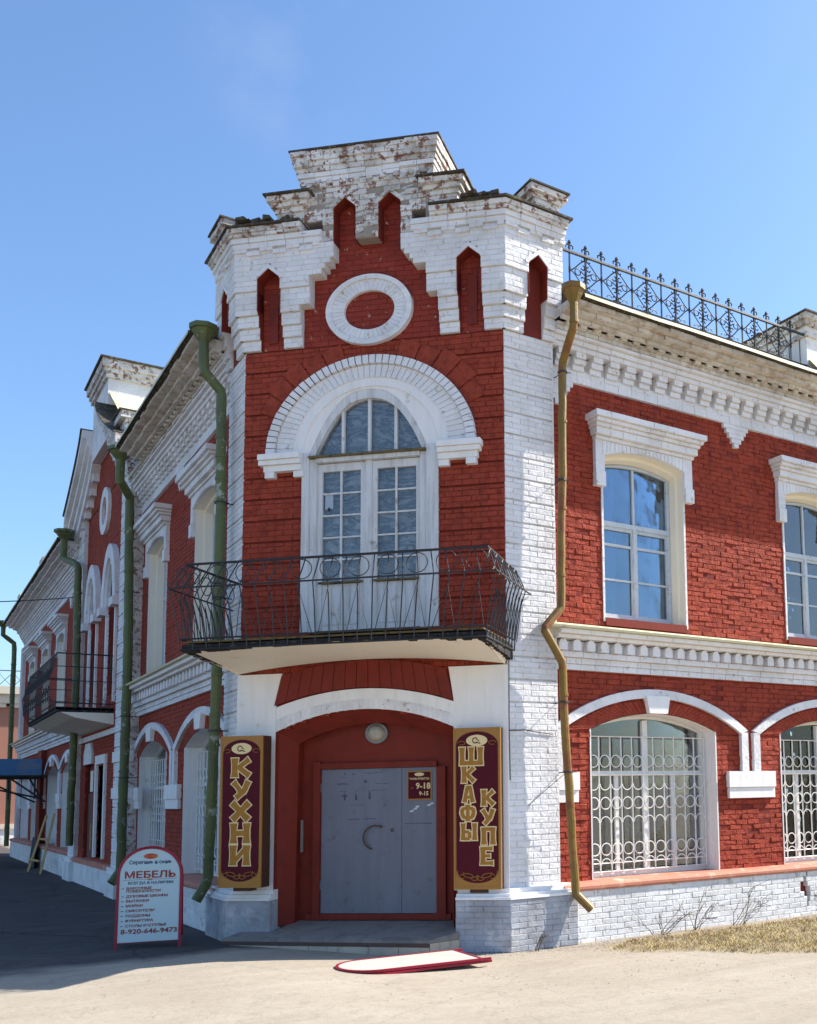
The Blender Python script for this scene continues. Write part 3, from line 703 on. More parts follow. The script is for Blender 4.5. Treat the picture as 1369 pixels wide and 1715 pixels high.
for c in GWIN:
    q = MB(); o = ellpts(c, 6.45, .88, 1.35, n=18); i_ = ellpts(c, 6.45, .58, 1.03, n=18); q.band(FPL, i_, o, -.02, .12)
    q.box(FPL, c - .98, c - .58, 6.27, 6.45, -.02, .18); q.box(FPL, c + .58, c + .98, 6.27, 6.45, -.02, .18)
    q.box(FPL, c - .62, c - .5, 4.2, 6.27, -.02, .05); q.box(FPL, c + .5, c + .62, 4.2, 6.27, -.02, .05); q.band(FPL, ellpts(c, 6.45, .5, .95, n=18), i_, -.02, .06)
    q.build('window_surround', 'white', BLD)
    w = MB(); w.box(FPL, c - .5, c - .43, 4.2, 6.45, -.2, -.13); w.box(FPL, c + .43, c + .5, 4.2, 6.45, -.2, -.13); w.box(FPL, c - .43, c + .43, 4.2, 4.95, -.2, -.14)
    w.box(FPL, c - .43, c + .43, 6.0, 6.08, -.2, -.12); w.band(FPL, ellpts(c, 6.45, .43, .88, n=14), ellpts(c, 6.45, .5, .95, n=14), -.2, -.13)
    w.box(FPL, c - .03, c + .03, 4.95, 6.0, -.2, -.13)
    wo = w.build('window', 'framewhite', BLD)
    MB().box(FPL, c - .43, c - .03, 4.95, 6.0, -.18, -.175).build('pane', 'glass', wo); MB().box(FPL, c + .03, c + .43, 4.95, 6.0, -.18, -.175).build('pane', 'glass', wo)
    MB().poly(FPL, [(c - .43, 6.08)] + [(c + .43, 6.08)] + ellpts(c, 6.45, .43, .88, 0, 180, 12), -.18, -.175).build('pane', 'glass', wo)
q = MB(); q.band(FPL, ellpts(GC + .1, 8.85, .30, .33, 0, 360, 28), ellpts(GC + .1, 8.85, .58, .56, 0, 360, 28), -.01, .07); q.build('roundel', 'white', BLD)
# gable copings, steps and block
for s in (-1, 1):
    for j in range(9):
        t0, t1 = 1.0 + j * .30, 1.0 + (j + 1) * .30
        za, zb = gable_top(GC + t0), gable_top(GC + t1)
        a, b = sorted((GC + s * t0, GC + s * t1)); zl, zr = (zb, za) if s < 0 else (za, zb)
        for k, (lo, hi, d) in enumerate(((-.85, -.60, .20), (-.60, -.40, .26), (-.40, -.20, .34), (-.20, .0, .44))):
            MB().poly(FPL, [(a, zl + lo), (b, zr + lo), (b, zr + hi), (a, zl + hi)], -.35, d).build('coping_course', 'white' if s < 0 else 'worn', BLD)
        MB().poly(FPL, [(a, zl), (b, zr), (b, zr + .03), (a, zl + .03)], -.45, .48).build('coping_sheet', 'darksheet', BLD)
    for j in range(6):
        t = 1.15 + j * .36; zz = gable_top(GC + t) - .60
        a, b = sorted((GC + s * t, GC + s * (t + .2)))
        MB().box(FPL, a, b, zz - .42, zz, -.02, .14).build('gable_step', 'white', BLD)
MB().box(FPL, GC - 1.0, GC + 1.0, 10.3, 11.75, -1.05, .2).build('gable_block', 'white', BLD)
for z0, z1, e, in ((11.75, 11.86, .06), (11.86, 11.98, .10), (11.98, 12.16, .15)):
    MB().box(FPL, GC - 1.0 - e, GC + 1.0 + e, z0, z1, -1.05 - e, .2 + e).build('cornice_course', 'worn', BLD)
MB().box(FPL, GC - 1.2, GC + 1.2, 12.16, 12.20, -1.26, .4).build('coping_sheet', 'darksheet', BLD)
MB().loft(FPL, [[(GC + 1.01, 11.42, .18), (GC + 1.01, 11.42, -1.0)], [(GC + 2.3, 10.42, .10), (GC + 2.2, 10.42, -1.1)], [(GC + 3.4, 9.75, .0), (GC + 3.4, 9.75, -1.4)]]).build('gable_roof_sheet', 'sheet', BLD)
MB().loft(FPL, [[(GC - .95, 11.35, -.05), (GC - .95, 11.35, -1.4)], [(GC - 2.2, 10.25, -.36), (GC - 2.2, 10.3, -1.9)], [(GC - 3.4, 9.5, -.4), (GC - 3.4, 9.5, -2)]]).build('gable_roof_sheet', 'sheet', BLD)
for u0, z1 in ((GC + 2.75, 10.85), (GC + 3.25, 10.1)):
    dk = -.75 if z1 > 10.5 else .0
    MB().box(FPL, u0 - .3, u0 + .30, z1 - .95, z1 - .14, dk - 1.2, dk + .24).build('gable_block', 'worn', BLD)
    MB().box(FPL, u0 - .38, u0 + .38, z1 - .14, z1, dk - 1.3, dk + .34).build('gable_cap', 'worn', BLD)
    MB().box(FPL, u0 - .41, u0 + .41, z1, z1 + .03, dk - 1.32, dk + .38).build('coping_sheet', 'darksheet', BLD)
# gable lower door and window
dr = MB().box(FPL, -27.5, -26.4, .12, 2.25, -.14, -.08).build('door', 'browndoor', BLD)
MB().ltube(FPL, [(-26.55, .95, -.02), (-26.55, 1.55, -.02)], .02, 6).ltube(FPL, [(-26.55, .98, -.09), (-26.55, .98, -.02)], .015, 5).ltube(FPL, [(-26.55, 1.52, -.09), (-26.55, 1.52, -.02)], .015, 5).build('handle', 'newwood', dr)
MB().box(FPL, -27.5, -26.4, 2.25, 2.95, -.2, -.1).build('door_head', 'redplaster', BLD)
MB().box(FPL, -27.2, -26.7, 2.3, 2.8, -.12, -.07).build('transom_pane', 'cream', dr)
MB().poly(FPL, [(-27.55, 2.95), (-26.35, 2.95), (-26.35, 3.2), (-26.6, 3.45), (-27.3, 3.45), (-27.55, 3.2)], -.02, .05).build('door_hood', 'white', BLD)
MB().band(FPL, [(-25.7, .8), (-25.7, 2.9), (-24.7, 2.9), (-24.7, .8)], [(-25.85, .8), (-25.85, 3.1), (-24.55, 3.1), (-24.55, .8)], -.3, .05).build('window_surround', 'plaster', BLD)
MB().box(FPL, -25.7, -24.7, .8, 2.9, -.25, -.24).build('window', 'glasslow', BLD)
MB().box(FPL, GA, GB, -.2, .62, -.3, .10).build('plinth_wall', 'plinth', BLD)
MB().box(FPL, GA + .9, GB - .9, .60, .72, -.2, .12).build('sill_band', 'pink', BLD)
MB().box(FPL, GA + .9, GB - .9, 3.5, 3.62, -.02, .05).build('string_course', 'white', BLD)
# far parapet caps on the left roof
for u0, z in ((-31.2, 9.75), (-36.8, 9.75), (-43.6, 9.75)):
    MB().box(FL, u0 - .35, u0 + .35, 8.95, z, -.8, .25).build('parapet_post', 'white', BLD)
    MB().box(FL, u0 - .45, u0 + .45, z, z + .22, -.9, .36).build('parapet_cap', 'worn', BLD)
# ------------------------------------------------------------------ CORNER PAVILION
# bay red wall, entrance and balcony door openings
def civ(z):
    h = []
    if z < 2.93: h.append((-1.355, 1.19))
    elif z < 3.20:
        c, hw, rs = -.08, 1.27, .28; Rr = (hw * hw + rs * rs) / (2 * rs); zc = 2.93 + rs - Rr
        k = math.sqrt(max(0, Rr * Rr - (z - zc) ** 2)); h.append((c - k, c + k))
    if 4.0 < z < 6.8: h.append((-.90, .82))
    elif 6.8 <= z < 7.70:
        k = .88 * max(0, 1 - (z - 6.8) / .95) ** (1 / 2.4) + .01; h.append((-.04 - k, -.04 + k))
    return cut((-CORNER + .01, CORNER - .01), h)
fill(FC, .40, 3.75, civ, 0, 'red', 'redjoint', back=-.45)
fill(FC, 3.75, 4.38, civ, 0, 'red', 'redjoint', back=-.35)
def civ2(z):
    v = civ(z); a = (z - 6.85) / 1.34
    if 6.85 < z < 8.17: k = 1.53 * math.sqrt(max(0, 1 - a * a)); v = cut((-CORNER + .01, CORNER - .01), [(-k, k)])
    return v
fill(FC, 4.38, 8.42, civ2, .012, 'red', 'redjoint', back=-.35, groove=4, groove_z0=4.38)
fill(FC, 8.42, 10.6, lambda z: [(-1.9, 1.9)] if z < 9.9 else [(-.9, .9)], 0, 'redworn', 'redjoint', back=-.35)
# radiating rubbed voussoirs of red brick round the arch (raised diagonals)
for s in (-1, 1):
    for a0 in (24, 34.5, 45, 55.5, 66):
        a1 = a0 + 9.6
        def pp(a, r): return (s * (1.535 + r) * math.cos(R_(a)), 6.85 + (1.335 + r) * math.sin(R_(a)))
        r1 = .34 if a0 in (45, 34.5) else .27
        MB().poly(FC, [pp(a0, .005), pp(a1, .005), pp(a1, r1), pp(a0, r1)], .0, .030).build('arch_brick', 'red', BLD)
# white plaster lower field with brackets either side of the arch
def whitefield(b, s):
    # left s=-1, right s=1 : from arch to corner
    arc = [(x, z) for x, z in arcpts(-.08, 2.93, 1.27, .28, 20)]
    e = s * (CORNER + .012)
    if s < 0: b.poly(FC, [(e, .78), (-1.355, .78), (-1.355, 2.93), (-1.355, 3.30), (-1.27, 3.74), (e, 3.74)], -.02, .03)
    else: b.poly(FC, [(1.19, .78), (e, .78), (e, 3.74), (1.12, 3.74), (1.19, 3.30), (1.19, 2.93)], -.02, .03)
for s in (-1, 1): part('plaster_pier', 'plaster', BLD, lambda b, s=s: whitefield(b, s))
q = MB(); ai = arcpts(-.08, 2.93, 1.27, .28, 24); ao = arcpts(-.08, 3.27, 1.27, .22, 24); q.band(FC, ai, ao, -.02, .034)
archo = q.build('entrance_arch', 'plaster', BLD)
q = MB()
for j in range(34):
    i0 = j / 34; f = lambda hw, z, rs, t: (lambda Rr, th: (-.08 + Rr * math.sin(-th + 2 * th * t), z + rs - Rr + Rr * math.cos(-th + 2 * th * t)))((hw * hw + rs * rs) / (2 * rs), math.asin(hw / ((hw * hw + rs * rs) / (2 * rs))))
    q.poly(FC, [f(1.265, 2.935, .28, i0 + .001), f(1.265, 2.935, .28, i0 + 1 / 34 - .001), f(1.265, 3.10, .245, i0 + 1 / 34 - .001), f(1.265, 3.10, .245, i0 + .001)], .02, .038 + random.uniform(-.0015, .002))
q.build('arch_brick', 'white', archo, kind='stuff')
# red lintel panel of big rubbed bricks
def linpt(t, top):
    u = -1.38 + t * 2.57
    zt = 3.725 + .155 * (1 - ((u + .06) / 1.22) ** 2); zb_ = 3.29 + .215 * (1 - ((u + .09) / 1.3) ** 2)
    return (u + (.10 * (1 - 2 * t) if top else 0), zt if top else zb_)
lp = MB(); lp.band(FC, [linpt(i / 20, False) for i in range(21)], [linpt(i / 20, True) for i in range(21)], -.02, .036)
lpo = lp.build('lintel_panel', 'redplaster', BLD)
for j in range(15):
    a, b = j / 15 + .003, (j + 1) / 15 - .003
    MB().poly(FC, [linpt(a, False), linpt(b, False), linpt(b, True), linpt(a, True)], .02, .046 + random.uniform(-.003, .003)).build('brick', 'redplaster', lpo)
# moulded outer corner of the plaster zone: smooth corner plates on both facets
# pavilion side facets
XC = 6.646; YC = 14.318; PW = .80
def facet(fr, a, b, wins=None):
    fill(fr, .78, 2.95, lambda z: [(a, b)], 0, 'white', 'whitejoint', back=-.4)
    fill(fr, 2.95, 8.42, lambda z: [(a, b)], .0, 'white', 'whitejoint', back=-.4, groove=4, groove_z0=2.95 + .005)
facet(FPR, XC, XC + PW); facet(FPL, -YC - PW, -YC)
# returns of the pavilion
MB().wbox(XC + PW - .02, XC + PW, 11.602, 11.85, .0, 8.9).build('pavilion_return', 'white', BLD)
MB().wbox(3.94, 4.2, YC + PW - .02, YC + PW, 0, 8.9).build('pavilion_return', 'white', BLD)
# top stage: proud white layers
LV = ((8.42, 8.57, .05), (8.57, 8.735, .09), (8.735, 8.905, .13), (8.905, 9.25, .17), (9.25, 9.87, .20))
TS = CORNER
NU = 1.482; NHW = .172
def shape_c(z):
    """free intervals of white on the bay, between u=0 and right corner for u>0 (mirrored)"""
    h = []
    zz = z - .05
    if zz < 9.42: h.append((NU - NHW - .003, NU + NHW + .003))
    elif zz < 9.57: k = NHW * (1 - (zz - 9.42) / .15) + .012; h.append((NU - k, NU + k))
    if z < 9.02: h.append((0, 1.02))
    elif z < 9.40: h.append((0, .865))
    elif z < 9.47: h.append((0, .68))
    elif z < 9.64: h.append((0, .68 - (z - 9.47) / .17 * .17))
    elif z < 9.85: h.append((0, .50))
    elif zz < 10.36: h.append((.168, .503))
    elif zz < 10.50: k = .165 * (1 - (zz - 10.36) / .14) + .01; h.append((.335 - k, .335 + k))
    return h
def both(z, lim):
    h = shape_c(z); h = h + [(-b, -a) for a, b in h]
    return cut((-lim, lim), h)
for z0, z1, d in LV:
    e = TS + .414 * d
    m_ = ('white', 'whitejoint') 
    fill(FC, z0, z1, lambda z, e=e: both(z, e), d, *m_, back=-.02)
    # facets beyond the corner
    x0 = XC - .414 * d; x1 = XC + PW + (.01 + d * .25)
    def fiv(z, a, b, c_):
        h = []
        zz = z - .05
        if zz < 9.40: h.append((c_ - .158, c_ + .158))
        elif zz < 9.55: k = .155 * (1 - (zz - 9.40) / .15) + .01; h.append((c_ - k, c_ + k))
        return cut((a, b), h)
    fill(FPR, z0, z1, lambda z: fiv(z, x0, x1, 7.10), d, *m_, back=-.02)
    fill(FPL, z0, z1, lambda z: fiv(z, -YC - PW - .03 - d * .6, -YC + .414 * d, -14.772), d, *m_, back=-.02)
# stage bottom fascia of red inside niches (facets)
MB().box(FPR, XC, XC + PW, 8.42, 9.9, -.35, .0).build('niche_back', 'redplaster', BLD)
MB().box(FPL, -YC - PW, -YC, 8.42, 9.9, -.35, .0).build('niche_back', 'redplaster', BLD)
for c in (-NU, NU): MB().poly(FC, [(c - .07, 8.52), (c + .07, 8.52), (c + .07, 9.25), (c - .07, 9.25)], 0, .022).build('niche_panel', 'redplaster', BLD)
def niche_trim(fr, c, hw, zs, za, z0, d, w=.05, m='white'):
    i_ = [(c - hw, zs - .02), (c - hw, zs), (c, za), (c + hw, zs), (c + hw, zs - .02)]
    o_ = [(c - hw - w, zs - .02), (c - hw - w, zs + .03), (c, za + w * 1.3), (c + hw + w, zs + .03), (c + hw + w, zs - .02)]
    MB().band(fr, i_, o_, -.01, d + .014).build('niche_hood', m, BLD)
    for s in (-1, 1):
        a, b = sorted((c + s * hw, c + s * (hw - .008))); MB().poly(fr, [(a, z0), (b, z0), (b, zs), (a, zs)], .0, d - .012).build('niche_side', 'redplaster', BLD)
        MB().poly(fr, [(c + s * hw, zs), (c, za), (c, za - .012), (c + s * (hw - .008), zs - .002)], .0, d - .004).build('niche_side', 'redplaster', BLD)
for c in (-NU, NU): niche_trim(FC, c, NHW, 9.42, 9.565, 8.95, .20)
niche_trim(FPR, 7.10, .155, 9.40, 9.545, 8.95, .20); niche_trim(FPL, -14.772, .155, 9.40, 9.545, 8.95, .20)
for c in (-.335, .335): niche_trim(FC, c, .165, 10.36, 10.50, 9.85, .20, .05, 'worn')
for z0, z1, d in LV[:4]:
    for c in (-NU, NU):
        for s in (-1, 1):
            a, b = sorted((c + s * NHW, c + s * (NHW - .008))); MB().box(FC, a, b, z0, z1, 0, d - .01).build('niche_side', 'redplaster', BLD)
# roundel
q = MB(); q.band(FC, ellpts(-.02, 8.87, .375, .29, 0, 360, 48), ellpts(-.02, 8.87, .57, .455, 0, 360, 48), -.01, .05); rd = q.build('roundel', 'white', BLD)
q = MB()
for j in range(44):
    a0, a1 = 360 * j / 44 + .5, 360 * (j + 1) / 44 - .5
    q.poly(FC, [ellpts(-.02, 8.87, .39, .305, a0, a1, 1)[0], ellpts(-.02, 8.87, .39, .305, a0, a1, 1)[1], ellpts(-.02, 8.87, .565, .455, a0, a1, 1)[1], ellpts(-.02, 8.87, .565, .455, a0, a1, 1)[0]], .03, .056 + random.uniform(-.002, .002))
q.build('roundel_brick', 'white', rd, kind='stuff')
q = MB(); q.band(FC, ellpts(-.02, 8.87, .56, .45, 0, 360, 48), ellpts(-.02, 8.87, .64, .515, 0, 360, 48), -.01, .085); q.build('roundel_rim', 'white', rd)
# cornices of the pavilion
def wrap_course(z0, z1, d, m, inner=.65, l=.25, jit=.006, miss=0., facets=True):
    e = TS + .414 * d
    course(FC, -e, -inner, z0, z1, d, m, l, jit=jit, miss=miss); course(FC, inner, e, z0, z1, d, m, l, jit=jit, miss=miss)
    if facets:
        course(FPR, XC - .414 * d, XC + PW + d * .35, z0, z1, d, m, l, jit=jit, miss=miss, back=-.6)
        course(FPL, -YC - PW - d * .5, -YC + .414 * d, z0, z1, d, m, l, jit=jit, miss=miss, back=-.6)
def saw(z0, d, m='white', inner=.70):
    e = TS + .414 * d
    for fr, a, b in ((FC, -e, -inner), (FC, inner, e), (FPR, XC - .414 * d, XC + PW + .1), (FPL, -YC - PW - .1, -YC + .414 * d)):
        q = MB(); n = int((b - a) / .095); s = (b - a) / n
        for j in range(n):
            k = (j // 2) % 2; q.box(fr, a + j * s + .002, a + (j + 1) * s - .002, z0 + (0 if k else .055), z0 + (.055 if k else .11), d - .08, d + .03 + random.uniform(-.006, .006))
        q.build('sawtooth_brick', m, BLD, kind='stuff')
saw(9.765, .20)
wrap_course(9.87, 9.95, .235, 'white', inner=.66); wrap_course(9.95, 10.03, .26, 'white', inner=.66); wrap_course(10.03, 10.08, .29, 'worn', inner=.95)
wrap_course(10.08, 10.155, .315, 'worn', inner=.95, miss=.08)
def cap_sheet(b):
    e = TS + .414 * .345
    for s in (-1, 1):
        a0, a1 = sorted((s * .95, s * (e + .0))); b.poly(FC, [(a0, 10.157), (a1, 10.157), (a1, 10.185), (a0, 10.185)], -.6, .345)
    b.box(FPR, XC - .14, XC + PW + .16, 10.16, 10.19, -.7, .345); b.box(FPL, -YC - PW - .25, -YC + .14, 10.16, 10.19, -.7, .345)
part('coping_sheet', 'darksheet', BLD, cap_sheet)
# rubble of broken bricks on the corner of the coping
for fr, u0, dd in ((FC, 1.55, .30), (FC, -1.55, .28)):
    for j in range(7):
        a = u0 + random.uniform(-.32, .42) * (1 if u0 > 0 else -1); z = 10.185 + random.uniform(0, .04)
        MB().poly(fr, [(a, z), (a + random.uniform(.1, .2), z + random.uniform(-.01, .02)), (a + random.uniform(.1, .16), z + random.uniform(.04, .09)), (a + .01, z + random.uniform(.03, .07))], dd - random.uniform(.15, .3), dd + random.uniform(-.05, .12)).build('loose_brick', 'darksheet', BLD)
# top block
def blk(fr, a, b, z0, z1, d0, d1, m='worn', jm='wornjoint', name='parapet_backing'):
    fill(fr, z0, z1, lambda z: [(a, b)], d1, m, jm, back=d0, name=name)
fill(FC, 9.87, 10.76, lambda z: both(z, 1.0 if z > 10.2 else .66), .20, 'worn', 'wornjoint', back=-.02)
MB().box(FC, -.98, .98, 10.2, 11.0, -1.0, -.03).build('parapet_backing', 'wornjoint', BLD)
SIDE = Fr(FC.w(.97, 0, .2), (S2, S2, 0), (S2, -S2, 0))     # right flank of the top block
fill(SIDE, 10.0, 10.76, lambda z: [(0, 1.2)], 0, 'worn', 'wornjoint', back=-.1)
q = MB(); n = 20
for j in range(n):
    a = -1.0 + j * 2.0 / n; k = j % 2
    q.box(FC, a + .004, a + .096, 10.72 - (.05 if k else 0), 10.76 - (.0 if not k else .04) + .02, .17, .235)
q.build('sawtooth_brick', 'worn', BLD, kind='stuff')
for z0, z1, e in ((10.76, 10.83, .02), (10.83, 10.90, .04), (10.90, 10.975, .06), (10.975, 11.05, .085), (11.05, 11.125, .11), (11.125, 11.19, .12)):
    course(FC, -.99 - e, .97 + e, z0, z1, .2 + e, 'worn' if z0 > 10.88 else 'white', .25, back=-1.0 - e, jit=.018, miss=.08 if z0 > 10.95 else 0, name='cornice_course')
    course(SIDE, -e, 1.2 + e, z0, z1, e, 'worn', .25, back=-.2, jit=.012)
MB().box(FC, -1.13, 1.11, 11.19, 11.215, -1.15, .335).build('coping_sheet', 'darksheet', BLD)
# pilaster caps flanking the block
for s in (-1, 1):
    a, b = sorted((s * .93, s * 1.34)); dd = .23
    MB().box(FC, a, b, 10.18, 10.34, -.7, dd).build('pier_cap_backing', 'worn', BLD)
    for z0, z1, e in ((10.34, 10.41, .03), (10.41, 10.48, .07), (10.48, 10.56, .115)):
        course(FC, a - e, b + e, z0, z1, dd + e, 'worn', .25, back=-.7 - e, jit=.014)
    MB().box(FC, a - .15, b + .15, 10.56, 10.585, -.9, dd + .155).build('coping_sheet', 'darksheet', BLD)
    sd = Fr(FC.w(b, 0, dd), (S2, S2, 0), (S2, -S2, 0))
# raised caps over the facets
for fr, a, b in ((FPR, 7.06, 7.42), (FPL, -15.10, -14.70)):
    MB().box(fr, a, b, 10.18, 10.30, -.7, .22).build('pier_cap_backing', 'worn', BLD)
    for z0, z1, e in ((10.30, 10.37, .03), (10.37, 10.44, .07), (10.44, 10.53, .13)):
        course(fr, a - e, b + e, z0, z1, .20 + e * .8, 'worn', .25, back=-.7 - e, jit=.008)
    MB().box(fr, a - .15, b + .15, 10.53, 10.555, -.9, .335).build('coping_sheet', 'darksheet', BLD)
# ------------------------------------------------------------------ pedestals of the pavilion
PD = .16
def pedestal(b, z0, z1, d, right):
    e = TS + .414 * d
    if right:
        P = [FC.w(1.25, 0, d), FC.w(e, 0, d), FPR.w(XC + PW + .17, 0, d), FPR.w(XC + PW + .17, 0, -.3), FC.w(1.25, 0, -.5)]
    else:
        P = [FC.w(-1.34, 0, -.55), FPL.w(-YC - PW - .17, 0, -.3), FPL.w(-YC - PW - .17, 0, d), FC.w(-e, 0, d), FC.w(-1.34, 0, d)]
    P = [(p[0], p[1]) for p in P]
    n = len(P); base = len(b.v)
    A = sum(P[i][0] * P[(i + 1) % n][1] - P[(i + 1) % n][0] * P[i][1] for i in range(n))
    if A < 0: P = P[::-1]
    b.v += [np.array([x, y, z0]) for x, y in P] + [np.array([x, y, z1]) for x, y in P]
    b.f.append(tuple(base + n + i for i in range(n))); b.f.append(tuple(base + n - 1 - i for i in range(n)))
    for i in range(n): j = (i + 1) % n; b.f.append((base + i, base + j, base + n + j, base + n + i))
for right in (True, False):
    part('pedestal', 'blueplinth', BLD, lambda b: pedestal(b, -.3, .665, PD - .012, right))
    part('pedestal_cap', 'plaster', BLD, lambda b: pedestal(b, .665, .70, PD + .012, right))
    part('pedestal_cap', 'plaster', BLD, lambda b: pedestal(b, .70, .74, PD - .03, right))
    part('pedestal_cap', 'plaster', BLD, lambda b: pedestal(b, .74, .80, PD - .09, right))
e = TS + .414 * PD
fill(FC, .0, .66, lambda z: [(1.25, e)], PD, 'blueplinth', 'blueplinth', back=PD - .02, joint=.003)
fill(FPR, .0, .66, lambda z: [(XC - .414 * PD, XC + PW + .17)], PD, 'blueplinth', 'blueplinth', back=PD - .02, joint=.003)
# ------------------------------------------------------------------ interior and roof
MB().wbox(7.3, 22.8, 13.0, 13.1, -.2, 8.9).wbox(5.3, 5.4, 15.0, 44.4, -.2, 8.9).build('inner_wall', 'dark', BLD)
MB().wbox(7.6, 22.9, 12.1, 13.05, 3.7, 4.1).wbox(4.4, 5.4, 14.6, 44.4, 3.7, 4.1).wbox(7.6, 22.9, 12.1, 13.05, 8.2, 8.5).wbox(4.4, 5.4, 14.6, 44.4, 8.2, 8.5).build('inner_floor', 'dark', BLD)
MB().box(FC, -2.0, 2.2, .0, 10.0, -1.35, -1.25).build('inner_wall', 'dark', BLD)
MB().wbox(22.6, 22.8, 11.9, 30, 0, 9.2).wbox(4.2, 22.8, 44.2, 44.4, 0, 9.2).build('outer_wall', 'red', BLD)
# roof surfaces (low hipped) and pavilion top slab
MB().quad((7.5, 11.5, 9.22), (22.8, 11.5, 9.22), (22.8, 18, 10.9), (10.5, 18, 10.9)).quad((3.9, 15.2, 9.22), (7.5, 11.5, 9.22), (10.5, 18, 10.9)).quad((3.9, 15.2, 9.22), (10.5, 18, 10.9), (10.5, 44.4, 10.9), (3.9, 44.4, 9.22)).quad((10.5, 18, 10.9), (22.8, 18, 10.9), (22.8, 44.4, 10.9), (10.5, 44.4, 10.9)).build('roof', 'sheet', BLD)
P = [FC.w(-1.9, 10.15, -.02), FC.w(1.9, 10.15, -.02), np.array([7.42, 11.62, 10.15]), np.array([7.42, 13.0, 10.15]), np.array([5.4, 15.1, 10.15]), np.array([3.95, 15.1, 10.15])]
MB().quad(*P).build('pavilion_roof', 'darksheet', BLD)
MB().wbox(7.40, 7.44, 11.62, 13.0, 8.9, 10.16).wbox(3.95, 5.4, 15.06, 15.1, 8.9, 10.16).wbox(5.36, 7.44, 13.0, 13.05, 8.9, 10.16).build('parapet_return', 'worn', BLD)
# parapet post at the right end of the roof railing
MB().wbox(12.55, 15.2, 11.45, 12.8, 8.95, 10.02).build('parapet_post', 'plaster', BLD)
for z0, z1, e_ in ((9.78, 9.86, .05), (9.98, 10.06, .08), (10.06, 10.15, .14)): MB().wbox(12.55 - e_, 15.2, 11.45 - e_, 12.8 + e_, z0, z1).build('cornice_course', 'worn', BLD)
MB().wbox(12.38, 15.2, 11.28, 13.0, 10.15, 10.18).build('coping_sheet', 'darksheet', BLD)
MB().wbox(12.86, 14.6, 11.44, 11.455, 9.52, 9.72).build('parapet_panel', 'red', BLD)
MB().quad((12.3, 10.98, 8.97), (15.2, 10.98, 8.97), (15.2, 11.45, 9.42), (12.6, 11.45, 9.38)).build('parapet_flashing', 'sheet', BLD)
# ------------------------------------------------------------------ balcony door with arched light
q = MB()
AOo, AOi = ellpts(0, 6.85, 1.53, 1.33, n=48), ellpts(0, 6.85, 1.40, 1.21, n=48)
big = MB(); big.band(FC, ellpts(0, 6.85, .99, .90, n=40), ellpts(0, 6.85, 1.41, 1.21, n=40), -.02, .05)
_ph = lambda a, b, n=36: [(-.04 + a * math.cos(math.pi * (1 - i / n)), 6.80 + b * (1 - abs(math.cos(math.pi * (1 - i / n))) ** 2.4)) for i in range(n + 1)]
big.band(FC, _ph(.88, .92), ellpts(0, 6.85, .99, .93, n=36), -.10, .03)
bigo = big.build('window_arch', 'plaster', BLD)
for j in range(46):
    a0, a1 = 180 - 180 * j / 46 - .35, 180 - 180 * (j + 1) / 46 + .35
    i2, o2 = ellpts(0, 6.85, 1.40, 1.21, a0, a1, 1), ellpts(0, 6.85, 1.53, 1.33, a0, a1, 1)
    MB().poly(FC, [i2[0], i2[1], o2[1], o2[0]], -.02, .11 + random.uniform(-.006, .006)).build('brick', 'white', bigo)
    if j % 1 == 0:
        i2, o2 = ellpts(0, 6.85, 1.14, 1.02, a0, a1, 1), ellpts(0, 6.85, 1.385, 1.195, a0, a1, 1)
        MB().poly(FC, [i2[0], i2[1], o2[1], o2[0]], .03, .066 + random.uniform(-.003, .003)).build('brick', 'white', bigo)
for s in (-1, 1):
    a, b = sorted((s * 1.0, s * 1.62))
    MB().box(FC, a, b, 6.76, 6.84, -.02, .17).box(FC, a, b - .02 if s > 0 else b, 6.69, 6.757, -.02, .14).build('impost', 'plaster', BLD)
    MB().box(FC, s * 1.28 - .28, s * 1.28 + .28, 6.60, 6.687, -.02, .10).box(FC, s * 1.47 - .07, s * 1.47 + .07, 6.51, 6.597, -.02, .10).box(FC, s * 1.06 - .06, s * 1.06 + .09, 6.51, 6.597, -.02, .08).build('impost', 'plaster', BLD)
q = MB(); q.box(FC, -1.01, -.90, 4.30, 6.85, -.10, .05); q.box(FC, .82, .985, 4.30, 6.85, -.10, .05); q.build('jamb', 'wood', BLD)
PH = lambda a, b, n=24: [(-.04 + a * (-1 + 2 * i / n), 6.80 + b * (1 - abs(-1 + 2 * i / n) ** 2.4)) for i in range(n + 1)]
PZ = lambda x: 6.80 + .80 * max(0, 1 - abs((x + .04) / .80) ** 2.4)
# door frame
fdc = -.04
w = MB(); w.box(FC, -.90, -.80, 4.30, 6.80, -.12, .02); w.box(FC, .72, .82, 4.30, 6.80, -.12, .02)
w.band(FC, PH(.79, .79), PH(.88, .92), -.12, .02)
w.box(FC, -.80, .72, 6.70, 6.76, -.12, .05)
bd = w.build('balcony_door', 'wood', BLD)
MB().box(FC, -.90, .82, 6.76, 6.79, -.1, .09).build('transom', 'board', bd)
for x in (-.43, -.04, .35):
    h = PZ(x); MB().box(FC, x - .02, x + .02, 6.79, h, -.10, -.02).build('muntin', 'wood', bd)
xs = [-.81, -.45, -.06, -.02, .37, .73]
for a, b in ((-.82, -.45), (-.41, -.06), (-.02, .33), (.37, .74)):
    pts = [(x, z) for x, z in PH(.80, .80, 40) if a < x < b]
    za = PZ(a) + .001; zb = PZ(b) + .001
    MB().poly(FC, [(a, 6.79), (b, 6.79), (b, zb)] + pts[::-1] + [(a, za)], -.07, -.065).build('pane', 'glasslow', bd)
